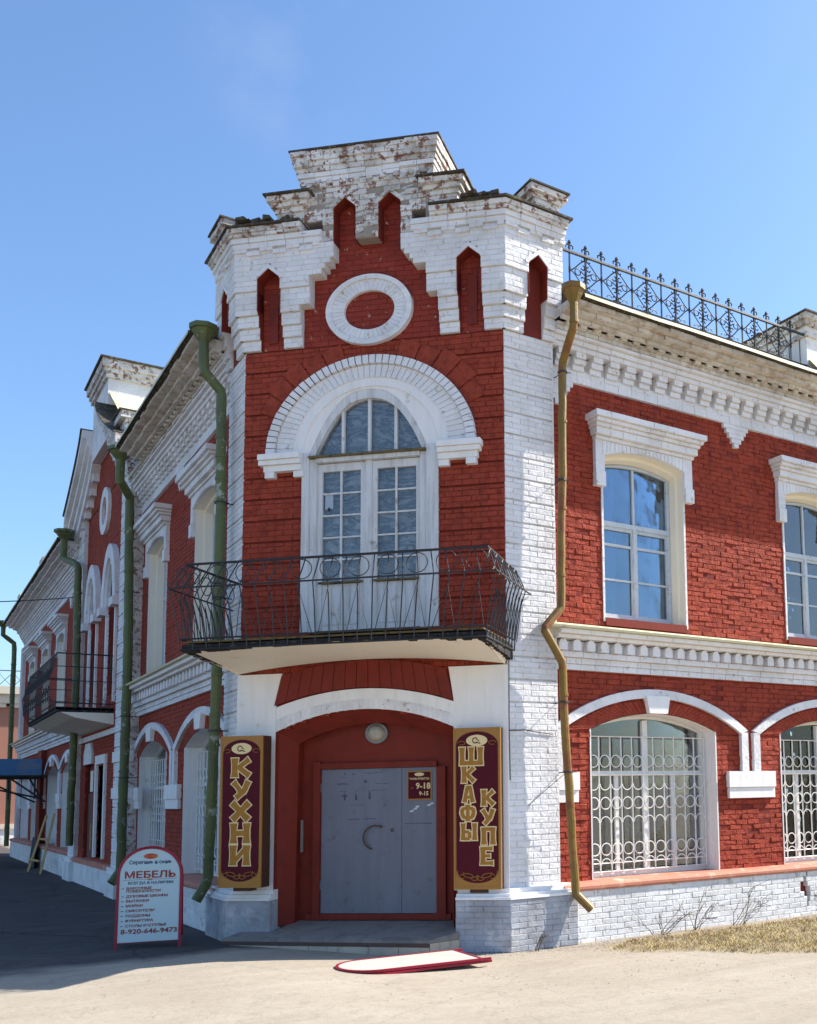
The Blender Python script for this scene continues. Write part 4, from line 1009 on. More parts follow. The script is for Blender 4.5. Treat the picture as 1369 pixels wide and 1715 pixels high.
for (a, b) in ((-.80, -.09), (.01, .72)):
    lf = MB()
    lf.box(FC, a, a + .07, 4.32, 6.69, -.10, -.02); lf.box(FC, b - .07, b, 4.32, 6.69, -.10, -.02); lf.box(FC, a + .07, b - .07, 6.58, 6.69, -.10, -.02)
    lf.box(FC, a + .07, b - .07, 4.32, 4.97, -.10, -.035)
    for k in range(4): lf.box(FC, a + .09 + k * .135, a + .21 + k * .135, 4.40, 4.90, -.04, -.026)
    lfo = lf.build('door_leaf', 'wood', bd)
    MB().box(FC, a + .03, b - .03, 4.975, 5.0, -.08, .01).build('drip_rail', 'board', bd)
    mid = (a + b) / 2 - .01
    MB().box(FC, mid - .014, mid + .014, 5.0, 6.58, -.09, -.03).build('muntin', 'wood', bd)
    zz = [5.0 + (6.58 - 5.0) * k / 5 for k in range(6)]
    for k in range(1, 5):
        MB().box(FC, a + .07, mid - .014, zz[k] - .011, zz[k] + .011, -.088, -.034).build('muntin', 'newwood' if False else 'wood', bd)
        MB().box(FC, mid + .014, b - .07, zz[k] - .011, zz[k] + .011, -.088, -.034).build('muntin', 'wood', bd)
    for k in range(5):
        for p, r in ((a + .07, mid - .014), (mid + .014, b - .07)):
            MB().box(FC, p, r, zz[k] + (.011 if k else 0), zz[k + 1] - (.011 if k < 4 else 0), -.062, -.058).build('pane', 'glasslow', bd)
MB().box(FC, -.09, .01, 4.32, 6.70, -.10, .0).build('astragal', 'wood', bd)
MB().box(FC, -.70, -.58, 6.05, 6.28, -.055, -.052).build('paper_patch', 'curtain', bd)
MB().box(FC, -.655, -.625, 6.02, 6.07, -.05, -.046).build('broken_hole', 'dark', bd)
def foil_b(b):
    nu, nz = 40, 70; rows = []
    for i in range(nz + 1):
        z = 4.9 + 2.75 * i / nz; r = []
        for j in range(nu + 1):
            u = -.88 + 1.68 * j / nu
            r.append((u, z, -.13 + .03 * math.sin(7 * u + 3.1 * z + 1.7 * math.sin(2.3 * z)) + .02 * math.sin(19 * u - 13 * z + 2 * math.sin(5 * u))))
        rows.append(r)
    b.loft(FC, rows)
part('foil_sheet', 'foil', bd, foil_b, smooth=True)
# ------------------------------------------------------------------ balcony
def balcony_main():
    root = MB()
    W = 2.0; D = 1.25
    # slab edge, ragged
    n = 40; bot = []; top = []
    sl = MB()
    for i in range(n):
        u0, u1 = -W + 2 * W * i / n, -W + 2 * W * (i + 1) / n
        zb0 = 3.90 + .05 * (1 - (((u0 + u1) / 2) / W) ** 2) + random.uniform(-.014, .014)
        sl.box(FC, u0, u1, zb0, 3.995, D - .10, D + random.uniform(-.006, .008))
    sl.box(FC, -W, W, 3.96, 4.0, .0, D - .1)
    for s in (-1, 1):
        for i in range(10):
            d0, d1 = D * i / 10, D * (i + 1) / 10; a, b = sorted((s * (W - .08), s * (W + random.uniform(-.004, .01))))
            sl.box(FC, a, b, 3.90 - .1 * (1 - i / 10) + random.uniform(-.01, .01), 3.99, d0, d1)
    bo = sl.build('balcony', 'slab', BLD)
    # cream vaulted soffit
    so = MB(); rows = []
    for k in range(9):
        t = k / 8; r = []
        for i in range(33):
            u = (-W + .02 + 2 * (W - .02) * i / 32); x = u / W
            zf = 3.915 + .045 * (1 - x * x); zw = 3.755 + .135 * (1 - (u / 1.95) ** 2)
            r.append((u * (1 - .03 * (1 - t)), zw + (zf - zw) * (t ** .8), .035 + (D - .085) * t))
        rows.append(r)
    so.loft(FC, rows); so.build('soffit', 'cream', bo, smooth=True)
    for s in (-1, 1):
        MB().loft(FC, [[(s * 1.98, 3.92, D - .06), (s * 1.98, 3.90, 0.05)], [(s * 1.965, 3.90, D - .08), (s * 1.90, 3.74, .05)]]).build('soffit', 'cream', bo)
    # decking boards
    for j in range(7):
        MB().box(FC, -W + .03, W - .03, 4.02, 4.045, .04 + j * .172, .04 + j * .172 + .16).build('plank', 'board', bo)
    MB().box(FC, -.75, 1.05, 4.05, 4.075, .75, .9).build('plank', 'board', bo)
    # iron edge frame
    ir = MB()
    for z in (3.93, 4.065):
        ir.ltube(FC, [(-W - .02, z, .02), (-W - .02, z, D + .03), (W + .02, z, D + .03), (W + .02, z, .02)], .012, 4)
    ir.build('edge_rail', 'iron', bo)
    zt, zm, z0 = 5.055, 4.72, 3.95
    def prof(t):
        return
    tr = MB(); tr.ltube(FC, [(-1.99, zt, -.07), (-2.02, zt, 1.19), (2.02, zt, 1.19), (1.99, zt, -.07)], .017, 6); tr.build('top_rail', 'iron', bo)
    tr = MB(); tr.ltube(FC, [(-2.20, zm, -.26), (-2.17, zm, 1.34), (2.17, zm, 1.34), (2.20, zm, -.26)], .012, 6); tr.build('middle_rail', 'iron', bo)
    nb = 22
    sp = 2 * 2.02 / nb
    for j in range(nb + 1):
        s = -1 + 2 * j / nb
        MB().ltube(FC, [(s * 2.02, z0 - .03, D + .035), (s * 2.03, z0 + .12, D + .035), (s * 2.10, 4.45, 1.31), (s * 2.165, zm, 1.345), (s * 2.08, 4.92, 1.25), (s * 2.02, zt, 1.19)], .0085, 5).build('baluster', 'iron', bo)
    for j in range(nb // 2):
        s = -1 + 2 * (2 * j + 1) / nb
        MB().ring(Fr(FC.w(0, 0, 0), FC.U, FC.N), s * 2.09, 4.885, 1.275, .135, .125, .0065, 16, 4).build('ring', 'iron', bo)
    for j in range(nb // 2):
        s0, s1, s2 = (-1 + 2 * (2 * j) / nb), (-1 + 2 * (2 * j + 1) / nb), (-1 + 2 * (2 * j + 2) / nb)
        MB().ltube(FC, [(s0 * 2.03 + .04, 4.05, D + .04), (s1 * 2.13, 4.62, 1.34), (s2 * 2.03 - .04, 4.05, D + .04)], .006, 4).build('brace', 'iron', bo)
    for s in (-1, 1):
        m = 9
        for j in range(m):
            t = -.10 + (j + .5) / m * 1.3
            k = max(.3, t / 1.2)
            MB().ltube(FC, [(s * 2.02, z0 - .03, t), (s * 2.03, z0 + .12, t), (s * (2.09), 4.45, t), (s * 2.18, zm, t * 1.06), (s * 2.10, 4.92, t), (s * 2.01, zt, t)], .0085, 5).build('baluster', 'iron', bo)
            if j % 2 == 0: 
                fs = Fr(FC.w(s * 2.05, 0, 0), FC.N, FC.U * s)
                MB().ring(fs, t + .08, 4.885, 0.02, .13, .125, .0065, 14, 4).build('ring', 'iron', bo)
            MB().ltube(FC, [(s * 2.03, 4.05, t - .08), (s * 2.13, 4.62, t), (s * 2.03, 4.05, t + .08)], .006, 4).build('brace', 'iron', bo)
balcony_main()
def balcony_left():
    a, b, D = -28.9, -23.9, 1.12
    sl = MB(); sl.box(FPL, a, b, 3.95, 4.06, D - .1, D); sl.box(FPL, b - .08, b, 3.95, 4.06, 0, D - .1); sl.box(FPL, a, a + .08, 3.95, 4.06, 0, D - .1); sl.box(FPL, a, b, 4.0, 4.04, 0, D)
    bo = sl.build('balcony', 'slab', BLD)
    MB().loft(FPL, [[(a, 3.95, D - .05), (b, 3.95, D - .05)], [(a, 3.84, .75), (b, 3.84, .75)], [(a, 3.70, .0), (b, 3.70, .0)]]).quad(FPL.w(b - .003, 3.96, D - .05), FPL.w(b - .003, 3.84, .75), FPL.w(b - .003, 3.70, 0), FPL.w(b - .003, 3.96, 0)).build('soffit', 'cream', bo)
    zt = 5.2
    MB().ltube(FPL, [(b, zt, .02), (b, zt, D), (a, zt, D), (a, zt, .02)], .017, 6).build('top_rail', 'iron', bo)
    MB().ltube(FPL, [(b, 4.92, .02), (b, 4.92, D + .05), (a, 4.92, D + .05), (a, 4.92, .02)], .010, 5).build('middle_rail', 'iron', bo)
    MB().ltube(FPL, [(b, 4.62, .02), (b, 4.62, D + .15), (a, 4.62, D + .15), (a, 4.62, .02)], .010, 5).build('middle_rail', 'iron', bo)
    MB().ltube(FPL, [(b, 4.14, .02), (b, 4.14, D), (a, 4.14, D), (a, 4.14, .02)], .014, 5).build('bottom_rail', 'iron', bo)
    n = 26
    for j in range(n + 1):
        u = a + (b - a) * j / n
        MB().ltube(FPL, [(u, 4.0, D), (u, 4.3, D + .12), (u, 4.62, D + .15), (u, 4.92, D + .05), (u, zt, D)], .009, 4).build('baluster', 'iron', bo)
        if j % 2: MB().ring(FPL, u, 4.78, D + .11, .09, .13, .007, 10, 4).ring(FPL, u, 4.35, D + .13, .09, .16, .007, 10, 4).build('ring', 'iron', bo)
    for j in range(6):
        d = .1 + j * .17
        MB().ltube(FPL, [(b, 4.0, d), (b, zt, d)], .007, 4).build('baluster', 'iron', bo)
        if j % 2 == 0: MB().ring(Fr(FPL.w(b, 0, 0), FPL.N, -FPL.U), d + .08, 4.4, 0, .08, .2, .005, 12, 4).build('ring', 'iron', bo)
balcony_left()
# ------------------------------------------------------------------ entrance recess
rec = MB(); DB = -.45
ai = [(-1.355, .3)] + arcpts(-.08, 2.93, 1.27, .28, 20)[:] + [(1.19, .3)]
bi = [(-1.22, .3)] + arcpts(-.06, 2.80, 1.12, .26, 20)[:] + [(1.08, .3)]
rec.loft(FC, [[(u, z, .035) for u, z in ai], [(u, z, -.05) for u, z in ai], [(u * .985, z - .02, -.28) for u, z in bi], [(u, z, DB) for u, z in bi]])
rec.build('door_reveal', 'redplaster', BLD)
MB().box(FC, -1.3, 1.3, 2.42, 3.2, DB - .1, DB).build('door_head', 'redplaster', BLD)
MB().box(FC, -1.3, -1.0, .2, 2.42, DB - .1, DB).box(FC, .93, 1.3, .2, 2.42, DB - .1, DB).build('door_jamb', 'redplaster', BLD)
for a, b in ((-1.0, -.90), (.80, .93)): MB().box(FC, a, b, .34, 2.52 if a < 0 else 2.42, DB - .05, DB + .06).build('door_frame', 'redplaster', BLD)
MB().box(FC, -.90, .80, 2.42, 2.50, DB - .05, DB + .05).build('door_frame', 'redplaster', BLD)
MB().box(FC, -1.1, 1.0, .345, .425, DB - .05, DB + .05).build('threshold', 'redplaster', BLD)

d1 = MB().box(FC, -.895, .245, .43, 2.415, DB - .04, DB + .015)
d1.box(FC, -.895, .245, .43, .45, DB + .015, DB + .02)
dl = d1.build('door', 'door', BLD)
d2 = MB().box(FC, .262, .795, .43, 2.415, DB - .04, DB + .012).build('door', 'door', BLD)
MB().box(FC, .23, .285, .43, 2.415, DB + .015, DB + .022).build('cover_strip', 'door', dl)
q = MB(); q.ring(FC, -.08, 1.46, DB + .06, .175, .165, .011, 12, 6, 65, 245)
q.ltube(FC, [(-.006, 1.61, DB + .012), (-.006, 1.61, DB + .06)], .011, 6); q.ltube(FC, [(-.154, 1.31, DB + .012), (-.154, 1.31, DB + .06)], .011, 6)
q.build('handle', 'rust', dl)
MB().ring(FC, .15, 1.56, DB + .02, .02, .02, .006, 8, 4).build('lock', 'rust', dl)
for z in (.75, 2.1): MB().ltube(FC, [(-.905, z, DB + .02), (-.905, z + .12, DB + .02)], .014, 8).build('hinge', 'door', dl)
for z in (.75, 2.1): MB().ltube(FC, [(.80, z, DB + .02), (.80, z + .12, DB + .02)], .014, 8).build('hinge', 'door', d2)
random.seed(3)
q = MB()
for (u, z, w_, h) in ((-.62, 2.30, .08, .008), (-.66, 2.20, .16, .02), (-.62, 2.10, .09, .012), (-.60, 2.03, .09, .028), (-.26, 2.35, .26, .012), (-.27, 2.22, .05, .05), (-.10, 2.20, .20, .012), (-.16, 2.11, .24, .008),
                      (-.56, 1.98, .025, .13), (-.40, 1.98, .035, .10), (-.20, 1.99, .035, .13), (-.46, 1.91, .20, .006), (-.50, 1.71, .18, .016), (-.28, 1.715, .20, .013), (-.44, 2.33, .03, .03), (-.56, 2.34, .02, .03)):
    for k in range(5):
        a = u + w_ * k / 5; q.poly(FC, [(a, z + random.uniform(-.004, .004)), (a + w_ / 5 * .8, z + random.uniform(-.004, .004)), (a + w_ / 5 * .9, z + h * random.uniform(.6, 1)), (a + .002, z + h * random.uniform(.5, 1))], DB + .015, DB + .0165)
q.build('scuff_mark', 'scuff', dl, kind='stuff')
q = MB()
for k in range(8): q.poly(FC, [(.33 + k * .05, 1.64 + random.uniform(-.004, .004)), (.375 + k * .05, 1.64), (.375 + k * .05, 1.65), (.33 + k * .05, 1.652)], DB + .012, DB + .0135)
q.build('scuff_mark', 'scuff', d2, kind='stuff')
q = MB()
for u, z in ((.48, 1.86), (.40, 1.80), (.65, 1.88), (.69, 1.90), (.45, 1.83)): q.poly(FC, [(u, z), (u + .05, z + .005), (u + .06, z + .03), (u + .01, z + .025)], DB + .012, DB + .0135)
q.build('paint_fleck', 'wood', d2, kind='stuff')
MB().box(FC, -1.12, -1.09, 1.28, 1.72, -.30, -.27).build('hinge_plate', 'lampmetal', BLD)
# ------------------------------------------------------------------ bricks -> objects
def brick_unit():
    v = []
    hx, hz = .1205, .0342
    for (ins, d) in ((0, -.045), (0, -.005), (.005, 0)):
        v += [(-hx + ins, -hz + ins, d), (hx - ins, -hz + ins, d), (hx - ins, hz - ins, d), (-hx + ins, hz - ins, d)]
    return v
BF = [(0, 1, 5, 4), (1, 2, 6, 5), (2, 3, 7, 6), (3, 0, 4, 7), (4, 5, 9, 8), (5, 6, 10, 9), (6, 7, 11, 10), (7, 4, 8, 11), (8, 9, 10, 11)]
BFA = np.array(BF)
def emit_bricks():
    cand = []
    for i, (fr, u0, u1, z0, z1, d, m, bk) in enumerate(BRICKS):
        if m not in ('red', 'white', 'plinth') or u1 - u0 < .235: continue
        a = fr.w(u0, z0, d); b = fr.w(u1, z1, d)
        (x0, y0), (x1, y1) = project(a), project(b)
        if min(x0, x1) < 0 or max(x0, x1) > 1369 or y0 > 1715 or y1 < 0: continue
        cand.append((-math.hypot(x1 - x0, y1 - y0), i))
    cand.sort(); single = set(i for _, i in cand[:300])
    shared = {}
    for i in sorted(single):
        fr, u0, u1, z0, z1, d, m, bk = BRICKS[i]
        key = (id(fr), m, int(rng.integers(0, 5)))
        if key not in shared:
            vv = np.array(brick_unit()); vv[4:] += rng.normal(0, .0035 if fr is FR and m == 'red' else .0015, (8, 3))
            me = bpy.data.meshes.new('brick'); me.from_pydata((vv[:, :1] * fr.U + vv[:, 1:2] * fr.Z + vv[:, 2:3] * fr.N).tolist(), [], BF)
            me.materials.append(M[m]); me.update(); shared[key] = me
        o = bpy.data.objects.new('brick', shared[key]); COL.objects.link(o); o.parent = BLD
        o.location = Vector((fr.w((u0 + u1) / 2, (z0 + z1) / 2, d + float(rng.normal(0, .004 if fr is FR and m == 'red' else .0016))) - LOC[BLD.name]).tolist())
    groups = {}
    for i, t in enumerate(BRICKS):
        if i in single: continue
        groups.setdefault((id(t[0]), t[6]), []).append(t)
    for (_, m), L in groups.items():
        fr = L[0][0]; A = np.array([[t[1], t[2], t[3], t[4], t[5], t[7]] for t in L]); n = len(A)
        u0, u1, z0, z1, d, bk = A.T
        dj = d + rng.normal(0, .0020 if m in ('red', 'redworn') else .0012, n)
        if m == 'worn': dj = d + rng.normal(0, .008, n) - (rng.random(n) < .06) * .03
        lit = fr is FR and m == 'red'
        if lit: dj = d + rng.normal(0, .0042, n)
        out = np.zeros((n, 12, 3))
        ins = np.minimum(.006, (u1 - u0) * .2)
        for r, (k, dd) in enumerate(((0, bk), (0, dj - .005), (1, dj))):
            for c, (su, sz) in enumerate(((0, 0), (1, 0), (1, 1), (0, 1))):
                out[:, r * 4 + c, 0] = np.where(su, u1 - k * ins, u0 + k * ins); out[:, r * 4 + c, 1] = np.where(sz, z1 - k * .006, z0 + k * .006); out[:, r * 4 + c, 2] = dd
        lit = fr is FR and m == 'red'
        j = .0035 if lit or m == 'worn' else .0016
        out[:, 4:, :] += rng.normal(0, j, (n, 8, 3))
        V = fr.arr(out.reshape(-1, 3)) - LOC[BLD.name]
        F = (BFA[None] + (np.arange(n) * 12)[:, None, None]).reshape(-1, 4)
        me = bpy.data.meshes.new('brickwork'); me.vertices.add(len(V)); me.vertices.foreach_set('co', V.ravel())
        me.loops.add(F.size); me.loops.foreach_set('vertex_index', F.ravel().astype(np.int32))
        me.polygons.add(len(F)); me.polygons.foreach_set('loop_start', (np.arange(len(F)) * 4).astype(np.int32)); me.polygons.foreach_set('loop_total', np.full(len(F), 4, np.int32))
        me.materials.append(M[m]); me.update(calc_edges=True); me.validate(); me.shade_flat()
        o = bpy.data.objects.new('brickwork', me); COL.objects.link(o); o.parent = BLD; o['kind'] = 'stuff'
    print('bricks', len(BRICKS))
emit_bricks()
# ------------------------------------------------------------------ roof railing
def roof_railing():
    fr = FR; d = .32; zb, zt = 9.26, 9.80
    t = MB(); t.ltube(fr, [(7.50, zt, d), (12.6, zt, d)], .024, 5); rr = t.build('roof_railing', 'iron', BLD)
    MB().ltube(fr, [(7.50, zb, d), (12.6, zb, d)], .016, 4).build('bottom_rail', 'iron', rr)
    n = 17; sp = .2815; x0 = 7.665
    for j in range(n):
        x = x0 + j * sp
        q = MB(); q.ltube(fr, [(x, zb - .12, d), (x, zt + .14, d)], .014 if j % 2 == 0 else .017, 5)
        q.ring(fr, x - .035, zt + .075, d, .03, .028, .011, 8, 4, -60, 230); q.ring(fr, x + .035, zt + .075, d, .03, .028, .011, 8, 4, -50, 240)
        q.ltube(fr, [(x, zt + .13, d), (x, zt + .17, d)], [.030, .016], 6)
        if j % 2 == 0: q.ltube(fr, [(x, 9.49, d), (x, 9.57, d)], .018, 6)
        q.build('baluster', 'iron', rr)
        if j % 2:
            q = MB()
            for s in (-1, 1):
                for z, r, a0, a1 in ((zt - .05, .032, 60, 330), (9.62, .034, 90, 340), (9.44, .034, 20, 270), (9.31, .030, 30, 300)):
                    q.ring(fr, x + s * .05, z, d, s * r, r, .011, 9, 4, a0, a1)
                q.ltube(fr, [(x, 9.50, d), (x + s * .09, 9.55, d + .01)], .010, 4)
            q.ltube(fr, [(x, 9.45, d), (x, 9.56, d)], .020, 6); q.build('scroll', 'iron', rr)
        if j < n - 1:
            # ogee curves between posts
            s = 1 if j % 2 else -1
            P = []
            for k in range(7):
                f = k / 6; zc = 9.53 + .20 * (.5 - .5 * math.cos(math.pi * (1 - f if s > 0 else f)))
                P.append((x + sp * f, zc, d))
            Q = [(p[0], 9.53 - (p[1] - 9.53), d) for p in P]
            MB().ring(fr, x + sp / 2, 9.53, d, .05, .05, .009, 10, 4).build('ring', 'iron', rr)
            MB().ring(fr, x + sp / 2, 9.30, d, .045, .04, .008, 8, 4, 0, 180).build('ring', 'iron', rr)
            MB().ltube(fr, P, .010, 4).ltube(fr, Q, .010, 4).build('ogee_bar', 'iron', rr)
    for j in range(3):
        y = .32 - .25 * (j + 1); MB().ltube(fr, [(12.55, zb, y + .1), (12.55, zt, y + .1)], .010, 4).build('baluster', 'iron', rr)
    MB().ltube(fr, [(12.58, zt, d), (12.55, zt, -.4)], .016, 5).ltube(fr, [(12.58, zb, d), (12.55, zb, -.4)], .012, 5).build('return_rail', 'iron', rr)
roof_railing()
# ------------------------------------------------------------------ drainpipes
def pipe(name, label, m, pts, r, funnel, joints, clamp_n, group='drainpipes on the walls', spout=True):
    root = empty(name, (pts[-1][0], pts[-1][1], 0), label, 'drainpipe', group)
    pp = [np.array((pts[0][0], pts[0][1], pts[0][2] - .12))] + [np.array(p) for p in pts[1:]]; Q = [pp[0]]; rr = [r]; joints = list(joints)
    for p, q in zip(pp[:-1], pp[1:]):
        L = np.linalg.norm(q - p); k = max(1, int(L / .22))
        for i in range(1, k + 1):
            m_ = i < k
            Q.append(p + (q - p) * i / k + (rng.normal(0, .0035, 3) if m_ else 0)); rr.append(r * (1 + (rng.normal(0, .03) if m_ else 0)))
        if L > 1.1:
            for i in range(1, int(L / .62)):
                c = p + (q - p) * i * .62 / L
                if min([abs(c[2] - j_[2]) for j_ in joints] + [9]) > .25: joints.append(tuple(c))
    b = MB(); b.tube(Q, rr, 12); b.build('pipe', m, root, smooth=False)
    fx, fy, fz = pts[0]
    MB().tube([(fx, fy, fz - .16), (fx, fy, fz - .07), (fx, fy, fz + .0), (fx, fy, fz + .005), (fx, fy, fz + .075)], [r * 1.08, r * 2.0, r * 2.5, r * 2.9, r * 2.9], 8).build('funnel', m, root)
    for (x, y, z) in joints:
        MB().tube([(x, y, z - .02), (x, y, z + .02)], r * 1.13, 12).build('joint_collar', m, root)
    for (x, y, z) in clamp_n:
        c = MB(); c.tube([(x, y, z - .012), (x, y, z + .012)], r * 1.22, 10)
        c.tube([(x, y, z), (x + (.0 if m == 'pipey' else .22), y + (.22 if m == 'pipey' else 0), z)], .008, 4)
        c.tube([(x + .05, y - .03, z), (x + .11, y - .05, z)], .006, 4)
        c.build('clamp', 'ironred', root)
    return root
yp = 11.41
px_ = [(7.43, 11.02, 8.94), (7.43, 11.02, 8.50), (7.43, 11.04, 8.42), (7.49, yp, 8.08), (7.48, yp, 7.98), (7.46, yp, 6.47), (7.415, yp, 5.53), (7.40, yp, 4.60), (7.395, yp, 4.54), (7.12, yp - .02, 4.25), (7.115, yp - .02, 4.21), (7.40, yp, 3.80), (7.41, yp, 3.74), (7.43, yp, 2.92), (7.465, yp, 2.35), (7.55, yp - .02, .72), (7.56, yp - .03, .66), (7.72, yp - .14, .46)]
pipe('drainpipe', 'ochre yellow crooked drainpipe, the only yellow one, beside the white corner pier', 'pipey', px_, .058, None,
     [(7.43, 11.02, 8.5), (7.47, yp, 7.2), (7.44, yp, 5.95), (7.405, yp, 5.0), (7.42, yp, 3.35), (7.49, yp - .005, 1.85), (7.53, yp - .01, 1.05)],
     [(7.48, yp, 7.92), (7.445, yp, 6.35), (7.42, yp, 3.25), (7.465, yp, 2.30)])
xp = 3.74
pipe('drainpipe', 'green peeling drainpipe beside the entrance, passing behind the balcony', 'pipeg',
     [(3.50, 14.95, 8.90), (3.50, 14.90, 8.35), (3.51, 14.88, 8.25), (xp, 14.86, 8.0), (xp, 14.84, 7.9), (xp, 14.76, 6.0), (xp, 14.78, 3.84), (xp, 14.94, 1.9), (xp, 15.02, .95), (xp - .02, 15.05, .85), (xp - .15, 15.05, .62)], .072, None,
     [(xp, 14.8, 7.0), (xp, 14.77, 5.0), (xp, 14.77, 3.8), (xp, 14.86, 2.8), (xp, 15.0, 1.2)], [(xp, 14.78, 6.3), (xp, 14.77, 4.9), (xp, 14.85, 3.0)])
pipe('drainpipe', 'green mossy drainpipe at the near side of the gabled bay', 'pipeg',
     [(3.50, 21.45, 8.98), (3.50, 21.45, 8.45), (3.51, 21.45, 8.38), (xp, 21.70, 8.15), (xp, 21.75, 8.05), (xp, 21.45, 5.1), (xp, 21.55, .75), (xp - .02, 21.55, .68), (xp - .16, 21.5, .48)], .085, None,
     [(xp, 21.6, 6.6), (xp, 21.47, 4.9), (xp, 21.5, 3.4), (xp, 21.53, 1.6)], [(xp, 21.6, 6.2), (xp, 21.5, 3.7), (xp, 21.5, 2.5)])
xq = 3.68
pipe('drainpipe', 'green drainpipe at the far side of the gabled bay', 'pipeg',
     [(3.45, 28.9, 9.0), (3.45, 28.9, 8.35), (xq, 28.2, 8.05), (xq, 28.0, 7.9), (xq, 27.7, 5.0), (xq, 27.9, 1.0)], .085, None, [(xq, 27.85, 6.4), (xq, 27.7, 4.6)], [])
pipe('drainpipe', 'slim green drainpipe at the far end of the long facade', 'pipeg',
     [(3.35, 44.3, 8.95), (3.35, 44.3, 8.5), (3.72, 44.3, 8.2), (3.74, 44.3, 8.0), (3.74, 44.2, .5)], .085, None, [(3.74, 44.25, 5.0)], [])
# ------------------------------------------------------------------ letters built from flared strokes
def stroke(b, fr, p, q, w0, w1, wm, d0, d1, grow=0.):
    p, q = np.array(p, float), np.array(q, float); t = q - p; L = np.linalg.norm(t); t /= L; n = np.array([-t[1], t[0]])
    p = p - t * grow; q = q + t * grow; w0 += grow; w1 += grow; wm += grow; m1 = p + (q - p) * .3; m2 = p + (q - p) * .7
    P = [p + n * w0, p - n * w0, m1 - n * wm, m2 - n * wm, q - n * w1, q + n * w1, m2 + n * wm, m1 + n * wm]
    b.poly(fr, [tuple(x) for x in P], d0, d1)
W_ = .105; X_ = .17
GL = {   # strokes in a unit box: (x0,y0,x1,y1, w0,w1,wmid)
 'К': [(.2, 0, .2, 1, X_, X_, .13), (.34, .48, .86, .93, .08, .13, .10), (.34, .55, .88, .07, .08, .14, .11)],
 'У': [(.16, .92, .5, .42, .14, .09, .10), (.84, .95, .62, .35, .14, .10, .12), (.66, .45, .28, .07, .11, .12, .11), (.35, .45, .62, .42, .08, .08, .08)],
 'Х': [(.14, .95, .84, .07, .14, .15, .12), (.86, .95, .16, .07, .14, .15, .12)],
 'Н': [(.2, 0, .2, 1, X_, X_, .13), (.8, 0, .8, 1, X_, X_, .13), (.28, .5, .72, .5, .11, .11, .11)],
 'И': [(.2, 0, .2, 1, X_, X_, .13), (.8, 0, .8, 1, X_, X_, .13), (.28, .22, .72, .80, .09, .09, .09)],
 'Ш': [(.14, 0, .14, 1, .12, .13, .10), (.5, 0, .5, 1, .11, .12, .09), (.86, 0, .86, 1, .12, .13, .10), (.05, .09, .95, .09, .09, .09, .09)],
 'А': [(.22, 0, .42, .95, .14, .10, .11), (.80, 0, .60, .95, .14, .10, .11), (.35, .30, .66, .30, .09, .09, .08), (.36, .93, .66, .93, .07, .07, .07)],
 'Ф': [(.5, 0, .5, 1, .15, .15, .10), (.2, .78, .14, .50, .10, .10, .11), (.14, .52, .24, .24, .10, .10, .11), (.8, .78, .86, .50, .10, .10, .11), (.86, .52, .76, .24, .10, .10, .11), (.18, .78, .82, .78, .08, .08, .08), (.2, .22, .8, .22, .08, .08, .08)],
 'Ы': [(.17, 0, .17, 1, .14, .14, .11), (.2, .50, .52, .48, .08, .08, .08), (.54, .48, .56, .1, .09, .09, .10), (.2, .08, .56, .08, .09, .09, .08), (.86, 0, .86, 1, .14, .14, .11)],
 'П': [(.2, 0, .2, 1, X_, X_, .13), (.8, 0, .8, 1, X_, X_, .13), (.1, .92, .9, .92, .10, .10, .10)],
 'Е': [(.24, 0, .24, 1, .16, .16, .13), (.2, .92, .84, .92, .09, .12, .09), (.25, .50, .70, .50, .08, .11, .08), (.2, .09, .88, .09, .09, .13, .09)],
}
def letter(fr, ch, u, z, w, h, d, parent, lean=0.):
    for (m, g, dd) in (('letteredge', .024, 0.), ('letter', 0., .004)):
        b = MB()
        for k, (x0, y0, x1, y1, w0, w1, wm) in enumerate(GL[ch]):
            sc = (w + h) / 2
            stroke(b, fr, (u + x0 * w, z + y0 * h), (u + x1 * w, z + y1 * h), w0 * sc * 1.08, w1 * sc * 1.08, wm * sc * 1.08, d, d + dd + .0025 + .0004 * k, g * .62 if g else 0)
        if g: lt = b.build('letter', m, parent)
        else: b.build('letter_face', m, lt)
def text(s, fr, u, z, h, d, m, parent, name='lettering', align='LEFT', sx=1., off=0., label=None):
    c = bpy.data.curves.new(name, 'FONT'); c.body = s; c.size = h * 1.37; c.align_x = align; c.extrude = .0008; c.offset = off; c.resolution_u = 2
    c.materials.append(M[m]); tmp = bpy.data.objects.new('tmp_text', c); COL.objects.link(tmp); bpy.context.view_layer.update()
    me = bpy.data.meshes.new_from_object(tmp.evaluated_get(bpy.context.evaluated_depsgraph_get())); bpy.data.objects.remove(tmp)
    o = bpy.data.objects.new(name, me); COL.objects.link(o); o.parent = parent
    R3 = Matrix((fr.U.tolist(), fr.Z.tolist(), fr.N.tolist())).transposed().to_4x4()
    o.matrix_local = Matrix.Translation(Vector((fr.w(u, z, d) - LOC[parent.name]).tolist())) @ R3 @ Matrix.Diagonal((sx, 1, 1, 1))
    return o
